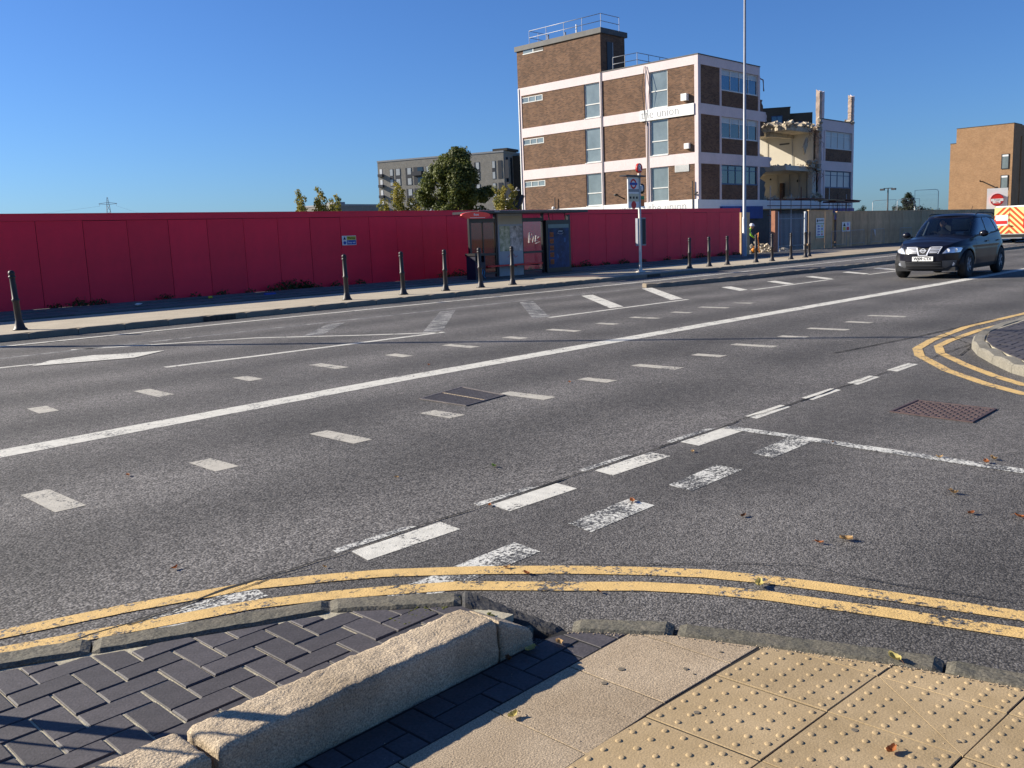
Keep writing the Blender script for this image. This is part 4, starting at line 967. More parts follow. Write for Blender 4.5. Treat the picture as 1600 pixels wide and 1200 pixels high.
# ------------------------------------------------------------------ office block, half demolished
XB, YB = 54.87, 34.6
off = thing('office_building', 'four storey brown brick office block with pink bands, right half torn open', 'building', (0, 0, 0))
def W(name, mt, *b, par=off): return bx(name, mt, par, *b)
TH = .30
yB0, yB1 = YB, 51.1       # depth of the left wing
cols = [(34.6, 34.86), (38.56, 38.9), (42.72, 42.95), (50.76, 51.1)]
levels = [(0, 3.62, 2.75), (3.62, 6.05, 6.80), (6.80, 9.33, 10.03), (10.03, 12.55, 13.15)]
bands = [(2.75, 3.62), (6.05, 6.80), (9.33, 10.03), (12.55, 13.15)]
# internal core so nothing shows through
W('core_floor', M['cream'], XB+.35, YB+.35, 6.2, 63.0, 50.8, 6.7)
W('core_floor', M['cream'], XB+.35, YB+.35, 9.45, 63.0, 50.8, 9.95)
W('core_floor', M['cream'], XB+.35, YB+.35, 2.9, 63.0, 50.8, 3.4)
W('roof', M['darkfascia'], XB+.3, YB+.3, 12.7, 63.0, 50.8, 13.0)
W('back_wall', M['brick'], XB+.1, 50.8, 0, 63.2, 51.05, 13.1)
# lit side (faces -X): pink bands and columns
for z0, z1 in bands: W('concrete_band', M['band'] if z0 > 3 else M['whitep'], XB, YB+TH+.01, z0, XB+TH, yB1, z1)
for a, b in cols:
    for (z0, z1) in ((0, 2.75), (3.62, 6.05), (6.80, 9.33), (10.03, 12.55)): W('column', M['band'], XB+.0, a+.006, z0, XB+TH, b, z1)
# brick infill and windows on the lit side
def sidewin(y0, y1, z0, z1, split=.42):
    w_ = bx('window', M['winframe'], off, XB+.10, y0, z0, XB+.17, y0+.07, z1)
    mb = MB().box(XB+.1, y0, z0, XB+.17, y0+.07, z1).box(XB+.1, y1-.07, z0, XB+.17, y1, z1).box(XB+.1, y0+.07, z0, XB+.17, y1-.07, z0+.06).box(XB+.1, y0+.07, z1-.06, XB+.17, y1-.07, z1)
    zs_ = z0+(z1-z0)*split; mb.box(XB+.09, y0+.07, zs_, XB+.18, y1-.07, zs_+.07)
    bpy.data.objects.remove(w_); w_ = mb.build('window', M['winframe'], off)
    bx('pane', M['glassb'], w_, XB+.13, y0+.07, z0+.06, XB+.14, y1-.07, zs_); bx('pane', M['glassb'], w_, XB+.13, y0+.07, zs_+.07, XB+.14, y1-.07, z1-.06)
    bx('sill', M['winframe'], w_, XB-.03, y0-.02, z0-.06, XB+.12, y1+.02, z0-.003)
def smallwin(y0, y1, z0, z1):
    mb = MB().box(XB+.05, y0, z0, XB+.12, y1, z0+.05).box(XB+.05, y0, z1-.05, XB+.12, y1, z1)
    for k in range(4): yy = y0+(y1-y0-.06)*k/3; mb.box(XB+.05, yy, z0+.05, XB+.12, yy+.06, z1-.05)
    w_ = mb.build('window', M['winframe'], off)
    for k in range(3): a = y0+(y1-y0-.06)*k/3+.06; b = y0+(y1-y0-.06)*(k+1)/3; bx('pane', M['glassb'], w_, XB+.08, a, z0+.05, XB+.09, b, z1-.05)
for (z0, z1) in ((3.62, 6.05), (6.80, 9.33), (10.03, 12.55)):
    def bp_(y0, y1, a=z0, b=z1): W('brick_panel', M['brick'], XB+.04, y0, a, XB+TH-.03, y1, b)
    bp_(34.863, 37.05); sidewin(37.05, 38.55, z0+.06, z1-.02, .38 if z0 < 9 else .45); W('spandrel', M['winframe'], XB+.1, 37.05, z0, XB+.2, 38.55, z0+.055)
    bp_(38.903, 42.717)
    sidewin(42.96, 44.42, z0+.06, z1-.02, .38); W('spandrel', M['winframe'], XB+.1, 42.955, z0, XB+.2, 44.44, z0+.055)
    bp_(44.44, 48.56); bp_(48.56, 50.757, z0, z1-.60); W('brick_panel', M['brick'], XB+.04, 48.56, z1-.12, XB+TH-.03, 50.757, z1)
    smallwin(48.58, 50.74, z1-.58, z1-.14)
W('brick_panel', M['brick'], XB+.05, 34.87, 0, XB+TH, 50.7, 2.75)
W('parapet_cap', M['darkfascia'], XB-.03, YB-.03, 13.15, XB+.33, 42.7, 13.22)
# shaded front (faces -Y)
for z0, z1 in bands[1:]: W('concrete_band', M['band'], XB-.004, YB-.0, z0, 63.2 if z0 > 12 else (64.15 if z0 > 9 else 64.7), YB+TH+.004, z1)
W('fascia_board', M['whitep'], XB-.01, YB-.02, 2.95, 66.49, YB+.2, 3.62)
W('blue_fascia', M['blue'], 57.6, YB-.25, 2.25, 63.3, YB+.1, 3.15)
W('ground_wall', M['darkfascia'], XB, YB+.05, 0, 63.2, YB+.3, 2.95)
W('parapet_cap', M['darkfascia'], XB+.34, YB-.03, 13.15, 63.24, YB+.33, 13.22)
for (z0, z1) in ((3.62, 6.05), (6.80, 9.33), (10.03, 12.55)):
    W('column', M['band'], XB-.002, YB-.004, z0, 55.2, YB+TH-.02, z1)
    W('column', M['band'], 57.66, YB+.0, z0, 57.88, YB+TH, z1); W('column', M['band'], 63.02, YB, z0, 63.26, YB+TH, z1)
    W('brick_panel', M['brick'], 55.2, YB+.05, z0, 57.66, YB+.27, z1)
    zs_ = z0+1.08
    W('brick_panel', M['brick'], 57.88, YB+.05, z0, 63.02, YB+.27, zs_)
def frontwin(x0, x1, z0, z1, n_, fm, gm, y=YB+.10, transom=True, gm2=None, par=off):
    zt_ = z0+(z1-z0)*.72; mb = MB().box(x0, y, z0, x1, y+.08, z0+.06).box(x0, y, z1-.06, x1, y+.08, z1)
    for k in range(n_+1):
        xx = x0+(x1-x0-.07)*k/n_; mb.box(xx, y, z0+.06, xx+.07, y+.08, z1-.06)
    if transom: 
        for k in range(n_): xx = x0+(x1-x0-.07)*k/n_+.07; mb.box(xx, y+.01, zt_, x0+(x1-x0-.07)*(k+1)/n_, y+.07, zt_+.05)
    w_ = mb.build('window', fm, par)
    for k in range(n_):
        a = x0+(x1-x0-.07)*k/n_+.07; b = x0+(x1-x0-.07)*(k+1)/n_
        bx('pane', gm, w_, a, y+.035, z0+.06, b, y+.045, zt_ if transom else z1-.06)
        if transom: bx('pane', gm2 or gm, w_, a, y+.035, zt_+.05, b, y+.045, z1-.06)
    bx('sill', fm, w_, x0-.02, y-.09, z0-.05, x1+.02, y+.06, z0-.002)
frontwin(57.9, 63.0, 11.13, 12.53, 4, M['winframe'], M['glasssky'], gm2=M['glassblind'])
frontwin(57.9, 63.0, 7.90, 9.31, 4, M['winframe'], M['glassdark'], gm2=M['glassblind'])
frontwin(57.9, 63.0, 4.72, 6.03, 5, M['winblue'], M['glassdark'])
# ragged broken right edge of the left wing
def ragged(name, mt, x0, y0, z0, x1, y1, z1, n_=14, amp=.3, seed=1):
    rnd = random.Random(seed); mb = MB(); vs = []; 
    prof = [(z0+(z1-z0)*k/n_, x1+rnd.uniform(-amp, amp)) for k in range(n_+1)]
    for z, x in prof: vs += [(x0, y0, z), (x, y0, z), (x+rnd.uniform(-.1, .1), y1, z), (x0, y1, z)]
    fs = []
    for k in range(n_): a = 4*k; b = a+4; fs += [(a, a+1, b+1, b), (a+1, a+2, b+2, b+1), (a+2, a+3, b+3, b+2)]
    fs += [(0, 3, 2, 1), (4*n_, 4*n_+1, 4*n_+2, 4*n_+3)]
    return mb.add(vs, fs).build(name, mt, off)
ragged('broken_wall', M['brick'], 63.2, YB+.1, 8.3, 63.85, YB+.3, 10.9, 12, .25, 2)
ragged('broken_band', M['band'], 64.1, YB, 9.33, 64.25, YB+TH, 10.03, 6, .12, 3)
ragged('broken_band', M['band'], 64.65, YB, 6.08, 64.95, YB+TH, 6.78, 8, .16, 4)
ragged('broken_wall', M['darkfascia'], 63.2, YB+.1, 3.62, 63.9, YB+.4, 6.0, 9, .5, 5)
W('end_wall', M['cream'], 62.9, YB+.35, 3.7, 63.15, 50.9, 12.6)
MB().tube([(63.3, YB+.1, 12.4), (63.7, YB, 12.3), (63.8, YB, 11.5)], .05, 5).build('hanging_bar', M['rust'], off)
# roof tower
W('tower_wall', M['brick'], XB+.01, 42.78, 13.15, XB+.3, 51.1, 15.93)
W('tower_wall', M['brick'], XB+.3, 42.78, 13.0, 57.8, 43.05, 15.93)
W('tower_wall', M['brick'], 57.5, 43.05, 13.0, 57.8, 51.0, 15.93); W('tower_wall', M['brick'], XB+.3, 50.8, 13.15, 57.5, 51.08, 15.93)
W('tower_roof', M['darkfascia'], XB-.10, 42.65, 15.93, 58.0, 51.25, 16.30)
W('tower_door', M['windark'], 55.6, 42.72, 13.3, 56.2, 42.777, 15.4); W('tower_door_frame', M['grey'], 56.2, 42.70, 13.3, 56.3, 42.777, 15.4)
tw = MB().box(XB-.02, 48.3, 15.60, XB+.05, 50.45, 15.66).box(XB-.02, 49.3, 15.66, XB+.05, 49.38, 15.92).build('window', M['winframe'], off)
bx('pane', M['glassb'], tw, XB-.004, 49.38, 15.66, XB+.008, 50.4, 15.92); bx('opening', M['blackink'], tw, XB-.003, 48.3, 15.66, XB+.008, 49.3, 15.92)
W('drain_pipe', M['whitep'], XB-.06, 50.98, 0, XB-.0, 51.06, 13.1); MB().tube([(XB-.05, 42.80, 3), (XB-.05, 42.80, 13.2)], .035, 6).build('drain_pipe', M['grey'], off)
MB().tube([(XB-.05, 38.75, 3), (XB-.05, 38.75, 9.2)], .03, 6).tube([(XB-.06, 38.85, 9), (XB-.12, 38.45, 11.5), (XB-.06, 38.8, 13)], .02, 6).tube([(XB-.06, 38.85, 9), (XB-.12, 39.1, 11.5), (XB-.06, 38.9, 13)], .02, 6).build('cable', M['blackink'], off)['kind'] = 'stuff'
def railing(name, pts, z0, h, mt, nposts):
    mb = MB()
    o = None
    for zz in (h, h*.52): MB().tube([(x, y, z0+zz) for x, y in pts], .025, 6).build('handrail', mt, off)
    for i in range(len(pts)-1):
        a, b = pts[i], pts[i+1]
        for k in range(nposts[i]+1):
            if i and k == 0: continue
            t = k/nposts[i]; x, y = a[0]+(b[0]-a[0])*t, a[1]+(b[1]-a[1])*t
            MB().tube([(x, y, z0), (x, y, z0+h)], .022, 6).build('rail_post', mt, off)
railing('rail', [(57.3, 50.0), (55.2, 50.0), (55.2, 42.95), (57.4, 42.95)], 16.3, 1.05, M['galv'], [2, 4, 1])
railing('rail', [(55.3, 42.0), (55.3, 39.85), (59.5, 39.85), (59.5, 45)], 13.15, .98, M['galv'], [2, 3, 1])
for y, h in ((45.4, .75), (46.5, .4), (48.2, .5)): MB().tube([(55.4, y, 16.3), (55.4, y, 16.3+h)], .06, 6).build('roof_vent', M['whitep'] if h > .7 else M['grey'], off)
# lettering boards
sb = bx('sign_board', M['whitep'], off, XB-.07, 34.9, 9.30, XB-.005, 39.32, 10.04)
text_mesh('sign_lettering', 'the union', .86, M['grey'], sb, frame((XB-.075, 37.65, 9.70), (0, -1, 0), (0, 0, 1)), .004, -.012, sx=.96)
sb2 = bx('sign_board', M['whitep'], off, XB-.07, 34.62, 2.9, XB-.005, 42.9, 3.66)
text_mesh('sign_lettering', 'the union', .86, M['grey'], sb2, frame((XB-.075, 37.1, 3.24), (0, -1, 0), (0, 0, 1)), .004, -.012, sx=.96)
text_mesh('sign_lettering', 'unite', .86, M['grey'], sb2, frame((XB-.075, 40.6, 3.24), (0, -1, 0), (0, 0, 1)), .004, -.012, sx=.8)
W('wall_box', M['whitep'], XB-.27, 35.36, 10.26, XB-.0+.03, 35.80, 10.72); W('wall_box', M['whitep'], XB-.2, 35.25, 7.08, XB+.03, 35.62, 7.44)
W('vent_grille', M['winframe'], XB+.0, 35.36, 5.58, XB+.035, 36.5, 6.04)
for k in range(6): W('vent_slat', M['grey'], XB-.012, 35.4, 5.62+.07*k, XB-.001, 36.46, 5.64+.07*k)
# lamps and pole on the lit wall
MB().tube([(XB-.1, 35.0, 2.6), (XB-.1, 35.0, 4.9)], .04, 6).build('wall_pipe', M['blackink'], off)
MB().tube([(XB-.1, 47.5, 2.6), (XB-.1, 47.5, 4.5)], .035, 6).build('wall_pipe', M['blackink'], off)
MB().ico((XB-.2, 47.6, 3.7), .14, 1).build('wall_lamp', M['whitep'], off)
MB().tube([(XB-.05, 40.8, 4.0), (XB-.9, 40.9, 4.3)], .05, 5).ico((XB-.95, 40.9, 4.3), .17, 1, (1.4, 1, .6)).build('wall_lamp', M['blackink'], off)
MB().tube([(XB-.05, 34.9, 4.0), (XB-.3, 34.5, 4.1)], .06, 5).build('wall_lamp', M['blackink'], off)
# right wing
X1, X2 = 73.0, 79.65
for z0, z1 in ((6.05, 6.82), (9.28, 10.12)): W('concrete_band', M['band'], X1+.2, YB, z0, X2, YB+TH, z1)
for (z0, z1) in ((3.62, 6.05), (6.82, 9.28)):
    W('column', M['band'], 73.95, YB-.003, z0, 74.17, YB+TH-.02, z1); W('column', M['band'], 79.3, YB-.003, z0, X2, YB+TH-.02, z1)
    W('brick_panel', M['brick'], 74.17, YB+.05, z0, 79.3, YB+.27, z0+1.03 if z0 < 4 else z0+1.0)
frontwin(74.19, 79.28, 4.68, 6.03, 4, M['winblue'], M['glassblind'])
frontwin(74.19, 79.28, 7.88, 9.26, 4, M['winframe'], M['glassblind'])
W('side_wall', M['band'], X2-.28, YB+.3, 0, X2, 51, 10.1)
W('party_wall', M['cream'], X1, YB+.5, 0, X1+.25, 51, 9.6)
W('back_wall', M['cream'], X1+.25, 50.7, 0, X2-.3, 50.98, 9.6)
W('floor_slab', M['conc'], X1+.25, YB+.35, 9.3, X2-.3, 50.7, 9.6); W('floor_slab', M['conc'], X1+.25, YB+.35, 6.1, X2-.3, 50.7, 6.4)
W('parapet_cap', M['darkfascia'], X1+.3, YB-.03, 10.12, X2+.02, YB+.33, 10.2)
W('fascia_board', M['whitep'], 66.5, YB-.02, 2.95, X2, YB+.2, 3.62)
W('blue_fascia', M['blue'], 74.5, YB-.2, 2.0, X2-.1, YB+.1, 2.95)
W('ground_wall', M['darkfascia'], 63.2, YB+.35, 0, X2-.3, YB+.55, 2.9)
def column_rough(x0, y0, x1, y1, z0, z1, mt, seed):
    mb = MB(); rnd = random.Random(seed); n_ = 26; vs = []
    for k in range(n_+1):
        z = z0+(z1-z0)*k/n_; j = lambda: rnd.uniform(-.018, .018)
        e = (.12 if k == n_ else 0)
        vs += [(x0+j(), y0+j(), z-e), (x1+j(), y0+j(), z), (x1+j(), y1+j(), z), (x0+j(), y1+j(), z+e)]
    fs = []
    for k in range(n_):
        a = 4*k; b = a+4
        for q in range(4): q2 = (q+1) % 4; fs.append((a+q, a+q2, b+q2, b+q))
    fs += [(4*n_, 4*n_+1, 4*n_+2, 4*n_+3)]
    return mb.add(vs, fs).build('broken_column', mt, off)
M['pinkconc'] = mat('exposed_pink_column', (.40, .31, .25), .9, var=.3, vs=2.2, bump=.02, bs=6, world=True)
column_rough(72.95, YB-.01, 73.35, YB+.3, 6.2, 12.35, M['pinkconc'], 1); column_rough(73.45, YB-.0, 73.85, YB+.3, 3.6, 12.35, M['band'], 2)
column_rough(79.0, YB, 79.3, YB+.3, 10.15, 12.4, M['pinkconc'], 3); column_rough(79.35, YB, 79.62, YB+.3, 10.15, 12.45, M['band'], 4)
column_rough(72.3, YB+.2, 72.95, YB+.6, 3.6, 6.0, M['cream'], 6)
# torn floor slabs
def torn_slab(x0, y0, x1, y1, z0, z1, seed, mt=None):
    rnd = random.Random(seed); n_ = 22; vs = []; fs = []
    for k in range(n_+1):
        y = y0+(y1-y0)*k/n_; e = rnd.uniform(-.16, .16); h = rnd.uniform(-.03, .06)
        vs += [(x0+e, y, z0+abs(h)*.6), (x0+e*.6-.1, y, z1+h), (x1, y, z1), (x1, y, z0)]
    for k in range(n_):
        a = 4*k; b = a+4
        for q in range(4): q2 = (q+1) % 4; fs.append((a+q, b+q, b+q2, a+q2))
    fs += [(0, 1, 2, 3), (4*n_+3, 4*n_+2, 4*n_+1, 4*n_)]
    o = MB().add(vs, fs).build('torn_floor_slab', mt or M['conc'], off)
    bm = bmesh.new(); bm.from_mesh(o.data); bmesh.ops.recalc_face_normals(bm, faces=bm.faces); bm.to_mesh(o.data); bm.free()
torn_slab(68.4, YB+.5, X1, 40.0, 9.05, 9.45, 3); torn_slab(68.2, YB+.4, X1, 44.0, 5.95, 6.35, 4, M['cream'])
W('slab_beam', M['conc'], 68.9, 36.8, 8.75, X1, 37.15, 9.05)
def debris(pts, n_, smin, smax, name, seed):
    rnd = random.Random(seed); mb = MB()
    for _ in range(n_):
        x0, x1, y0, y1, z0, z1 = rnd.choice(pts)
        c = (rnd.uniform(x0, x1), rnd.uniform(y0, y1), z0+(z1-z0)*rnd.random()**1.6); s = rnd.uniform(smin, smax)
        R3 = Matrix.Rotation(rnd.uniform(0, 6), 4, 'Z') @ Matrix.Rotation(rnd.uniform(-.8, .8), 4, 'X') @ Matrix.Rotation(rnd.uniform(-.8, .8), 4, 'Y')
        R3 = Matrix.Translation(c) @ R3; f1, f2 = rnd.uniform(.5, 1.8), rnd.uniform(.2, .6)
        mb.box(-s, -s*f1, -s*f2, s, s*f1, s*f2, R3)
    o = mb.build(name, M['conc'], off); o['kind'] = 'stuff'
debris([(68.4, 72.9, 34.9, 39.8, 9.45, 9.75), (68.2, 69, 34.9, 39.5, 9.35, 9.6)], 260, .04, .20, 'slab_debris', 1)
debris([(69.2, 72.9, 34.9, 43, 6.35, 6.5), (71.5, 73, 34.5, 35.2, 6.2, 6.8)], 150, .04, .13, 'slab_debris', 2)
debris([(64.5, 72.9, 34.8, 38, 3.6, 3.95), (72.2, 73.4, 34.5, 35, 3.6, 4.2)], 150, .04, .16, 'slab_debris', 3)
debris([(72.6, 73.3, 34.4, 34.7, 9.2, 10.2), (78.3, 79.2, 34.5, 34.9, 10.2, 10.4), (72.6, 73.2, 34.4, 34.6, 5.8, 6.5)], 46, .04, .14, 'slab_debris', 4)
MB().box(-.5, -.05, -.55, .5, .05, .5, Matrix.Translation((71.8, 35.2, 8.0)) @ Matrix.Rotation(.6, 4, 'Y') @ Matrix.Rotation(.3, 4, 'Z')).build('hanging_panel', M['conc'], off)
rnd = random.Random(4)
for k in range(14):
    x, y, z = rnd.uniform(71, 73), YB+.1, rnd.choice([9.2, 6.2]); mb = MB()
    p = [(x, y, z)]
    for q in range(5): p.append((p[-1][0]+rnd.uniform(-.25, .3), y-rnd.uniform(0, .3), p[-1][2]-rnd.uniform(.05, .35)))
    MB().tube(p, .018, 4).build('hanging_rebar', M['rust'], off)
W('floor_slab', M['conc'], 63.1, YB+.6, 3.3, X1, 44, 3.6)
for k, (y, z0, z1) in enumerate([(35.6, 3.7, 5.9), (36.3, 3.7, 5.9), (37.1, 4.2, 5.9), (38.2, 3.7, 5.9), (36.9, 6.5, 8.9), (39.2, 6.5, 8.9), (40.4, 6.5, 8.8)]):
    MB().tube([(72.93, y, z0), (72.93, y+.04, z1)], .03, 6).build('conduit', M['cream'] if k % 2 else M['grey'], off)
W('wall_slot', M['darkfascia'], 72.97, 37.2, 8.35, 72.995, 38.1, 8.47)
for (y, z, r) in ((36.0, 8.0, .06), (36.4, 5.3, .12), (38.9, 5.6, .08)): MB().tube([(72.97, y, z), (72.995, y, z)], r, 10).build('wall_hole', M['blackink'], off)
W('wall_stub', M['brick'], 72.6, 37.6, 3.6, 73.0, 37.85, 5.2); W('wall_stub', M['cream'], 72.4, 40.6, 6.4, 73.0, 40.8, 8.2)
# scaffold fan in front
scf = thing('scaffold', 'low rusty scaffold fan in front of the torn open gap', 'scaffold', (0, 0, 0))
for k in range(9):
    x = 61.5+k*1.6; MB().tube([(x, 32.8, 0), (x, 32.8, 4.0+(.5 if k % 3 == 0 else 0))], .03, 6).build('standard', M['rust'] if k % 2 else M['galv'], scf)
for z in (2.4, 3.1, 3.5): MB().tube([(61, 32.75, z), (75, 32.75, z)], .03, 6).build('ledger', M['rust'], scf)
for k in range(4): MB().box(0, 0, 0, 3.6, .9, .05, Matrix.Translation((62.2+3.1*k, 31.9, 3.48+.05*(k % 2))) @ Matrix.Rotation(-.03+.02*k, 4, 'Y')).build('board', M['rust'] if k != 2 else M['ply'], scf)
MB().box(70.2, 31.8, 3.3, 74.6, 32.9, 3.42).build('board', M['rust'], scf)
for k in range(14): MB().tube([(70.8+k*.27, 32.4, 2.2), (70.8+k*.27, 32.4, 3.3)], .02, 4).build('baluster', M['rust'], scf)
# ------------------------------------------------------------------ buff brick building right
bb = thing('brick_building', 'plain buff brick block standing behind the round red sign at the right', 'building', (0, 0, 0))
bx('wall', M['brick2'], bb, 152, 41.9, 0, 175, 49.9, 15.37); bx('wall', M['brick2'], bb, 152.02, 49.9, 0, 175, 50.75, 13.2)
bx('wall', M['brick2'], bb, 155.8, 41.75, 0, 200, 41.895, 13.72); bx('parapet', M['darkfascia'], bb, 151.95, 41.85, 15.37, 156.0, 49.95, 15.45)
bx('parapet', M['darkfascia'], bb, 151.97, 49.9, 13.2, 156.0, 50.8, 13.27)
for z0, z1 in ((8.85, 11.02), (5.8, 7.95), (2.7, 4.9)):
    w_ = MB().box(151.9, 42.38, z0, 151.998, 42.46, z1).box(151.9, 43.32, z0, 151.998, 43.40, z1).box(151.9, 42.46, z0, 151.998, 43.32, z0+.08).box(151.9, 42.46, z1-.08, 151.998, 43.32, z1).build('window', M['windark'], bb)
    bx('pane', M['glassb'], w_, 151.93, 42.46, z0+.08, 151.96, 43.32, z1-.35); bx('blind', M['whitep'], w_, 151.93, 42.46, z1-.35, 151.96, 43.32, z1-.08)
MB().tube([(152, 45.9, 7.2), (150.8, 45.9, 7.2), (150.8, 45.9, 7.4)], .09, 6).build('wall_lamp', M['blackink'], bb)
# totem sign with round logo
ts = thing('totem_sign', 'white square totem sign with round red logo before the buff brick block', 'sign', (100.9, 29.05, 0), atan2(1.7, -.5)+pi)
# local x along the face (towards the camera's right), front is -y
bx('panel', M['whitep'], ts, -.92, -.12, 0, .92, .12, 4.55)
MB().tube([(0, -.12, 3.42), (0, -.30, 3.42)], .60, 32).build('logo_disc', M['redink'], ts)
ring('logo_ring', (0, 3.42), .54, .60, -.301, mat('maroon', (.20, .01, .02), .5), ts, 32, .012)
bx('logo_band', M['whitep'], ts, -.56, -.318, 3.27, .56, -.301, 3.52)
bx('logo_band', M['whitep'], ts, -.38, -.317, 3.08, .30, -.301, 3.27)
text_mesh('lettering', 'Topps', .22, M['grey'], ts, frame((0, -.320, 3.41), (1, 0, 0), (0, 0, 1)), .001, .004)
text_mesh('lettering', 'Tiles', .17, M['redink'], ts, frame((0, -.320, 3.17), (1, 0, 0), (0, 0, 1)), .001, .004)
# ------------------------------------------------------------------ distant apartment block
ap = thing('apartment_block', 'long grey brick apartment block behind the big tree', 'building', (175.5, 222.0, 0), atan2(182-222, 188.5-175.5))
Lf = hypot(13, 40)
bx('wall', M['brickgrey'], ap, 0, 0, 0, Lf, 14, 25.3); bx('parapet', M['grey'], ap, -.1, -.1, 25.3, Lf+.1, 14, 25.75)
bx('plant_room', M['brickdark'], ap, Lf-3.6, .5, 25.75, Lf+1, 8, 26.4)
gd = M['glassdark']
def awin(u0, u1, z0, z1, dark=0.0, bal=False):
    """dark surround panel with two panes stacked"""
    w_ = bx('window', M['windark'], ap, u0, -.06, z0, u1, -.005, z1)
    zm = (z0+z1)/2
    a = u0+(u1-u0)*dark
    for (p, q) in ((z0+.1, zm-.55), (zm+.55, z1-.1)): bx('pane', M['glassblind'] if not bal else gd, w_, a+.1, -.09, p, u1-.1, -.062, q)
cx_ = [(4.8, 6.6, .0), (7.2, 9.6, .15), (11.7, 14.3, .35), (15.6, 19.4, .4), (21.0, 23.0, .2), (34.2-6.0, 30.6, .3), (28.4+3.2, 34, .1)]
Uf = lambda u: (u-14*6.4/6.4)/1.0
def upx(u): return (u/6.4-14)/196*Lf
rows = [(19.0, 24.0), (12.9, 17.9), (6.8, 11.8)]
for u0, u1, dk, bal in [(215, 250, 0, 0), (272, 325, .15, 0), (380, 440, .3, 0), (490-28, 560, .4, 1), (588, 630, .1, 0), (700, 745, .2, 0), (820, 870, .2, 0), (985, 1030, .2, 0), (1065, 1115, .3, 0), (1235, 1265, 0, 0), (1290, 1328, .9, 1), (1355, 1392, .9, 1)]:
    for z0, z1 in rows: awin(upx(u0), upx(u1), z0-.9, z1-.9, dk, bool(bal))
for z in (22.3, 19.2, 16.1, 13, 9.9):
    bx('balcony', M['windark'], ap, .4, -.9, z-1.3, 2.0, -.005, z-.5); bx('balcony_opening', M['whitep'], ap, .7, -.05, z-.45, 1.5, -.004, z+1.0)
for z in (21.5, 15.2, 9.3): bx('balcony', M['windark'], ap, upx(462), -1.2, z-.9, upx(560), -.07, z+.3)
side = [(Lf, .6)]
for k in range(4): bx('side_window', gd, ap, Lf+.01, 1.5+2.8*k, 10, Lf+.08, 2.7+2.8*k, 24)
bx('side_wing', M['brickdark'], ap, Lf+.1, 6, 0, Lf+9, 18, 24.6)
lw = thing('low_building', 'low grey brick building with flat roof left of the apartment block', 'building', (134.2, 186.8, 0), atan2(188-186.8, 149.2-134.2))
bx('wall', M['brickgrey'], lw, -2, 0, 0, 17, 12, 10.9); bx('roof_edge', M['grey'], lw, -2.1, -.1, 10.9, 17.1, 12, 11.3); bx('roof_plant', M['grey'], lw, 2.2, 3, 11.3, 5.5, 6, 12.0)
for k in range(5): bx('window', M['windark'], lw, 1.5+3.1*k, -.05, 7.4, 3.1+3.1*k, -.004, 9.6)
db = thing('apartment_block', 'charcoal brick flats seen over the torn floor slab of the office block', 'building', (105.7, 56.9, 0), atan2(54.5-56.9, 107.1-105.7))
bx('wall', M['brickdark'], db, -3, 0, 0, 2.75, 9, 15.9); bx('wall', M['brickdark'], db, 2.75, .6, 0, 5.4, 9, 15.25); bx('parapet', M['windark'], db, -3.05, -.05, 15.9, 2.8, 9, 16.0)
for (a, b, z0, z1, y) in ((.55, 1.85, 13.2, 15.0, 0), (3.3, 4.6, 12.4, 14.2, .6)):
    w_ = bx('window', M['winblue'], db, a, y-.05, z0, b, y-.004, z1); bx('pane', M['glasssky'], w_, a+.1, y-.08, z0+.1, (a+b)/2-.05, y-.052, z1-.1); bx('pane', M['glasssky'], w_, (a+b)/2+.05, y-.08, z0+.1, b-.1, y-.052, z1-.1)
# ------------------------------------------------------------------ trees
def tree(name, label, base, H, blobs, n_, size, mt, trunk=.18, group=None, seed=1, limbs=6):
    t = thing(name, label, 'tree' if 'bush' not in name else 'bush', base, 0, group)
    rnd = random.Random(seed); mb = MB()
    top = H*.62
    mb.tube([(0, 0, 0), (rnd.uniform(-.1, .1), rnd.uniform(-.1, .1), top*.5), (rnd.uniform(-.2, .2), 0, top)], [trunk, trunk*.75, trunk*.35], 8)
    mb.build('trunk', M['bark'], t)
    mb = MB()
    for k in range(limbs):
        c = blobs[k % len(blobs)][0]; z0 = top*rnd.uniform(.35, .8)
        mb.tube([(0, 0, z0), (c[0]*.5, c[1]*.5, (z0+c[2])/2+.1), c], [trunk*.4, trunk*.25, trunk*.08], 6)
    mb.build('limbs', M['bark'], t)['kind'] = 'stuff'
    mb = MB(); leaf_cloud(mb, blobs, n_, size, .25, seed); mb.build('crown', mt, t)
    return t
rnd = random.Random(11)
bl = []
for k in range(90):
    a = rnd.uniform(0, 6.28); z = rnd.random(); hz = 3.2+8.2*z
    rr = (4.7*(1-max(0, z-.28)**1.25*1.05) if z > .15 else 4.2)*rnd.uniform(.3, 1.0)
    bl.append(((rr*cos(a), rr*sin(a), hz), rnd.uniform(.5, 1.2)))
bl.append(((0, 0, 11.2), 1.0)); bl.append(((.3, 0, 11.8), .6))
tree('broadleaf_tree', 'big dark green broadleaf tree in front of the grey apartment block', (75.0, 80.4, 0), 11.5, bl, 34000, .36, M['leafg'], .35, seed=2, limbs=14)
def young(base, H, w_, lab, seed, mt=None, n_=1500, size=.13, stems=3):
    rnd = random.Random(seed); bl = []
    for s in range(stems):
        ox, oy = rnd.uniform(-w_, w_), rnd.uniform(-w_, w_); h = H*rnd.uniform(.82, 1)
        for k in range(11):
            f = k/10; bl.append(((ox*(1-.2*f)+rnd.uniform(-.18, .18), oy+rnd.uniform(-.18, .18), H*.42+(h-H*.42)*f), (.42-.22*f)*rnd.uniform(.7, 1.2)))
    return tree('young_tree', lab, base, H, bl, int(n_*2.2), size*1.25, mt or M['leafy'], .06, 'young trees behind the red hoarding', seed, 8)
young((33.6, 49.7, 0), 5.0, 1.0, 'leftmost young tree with yellowing leaves above the red hoarding, alone against the sky', 3)
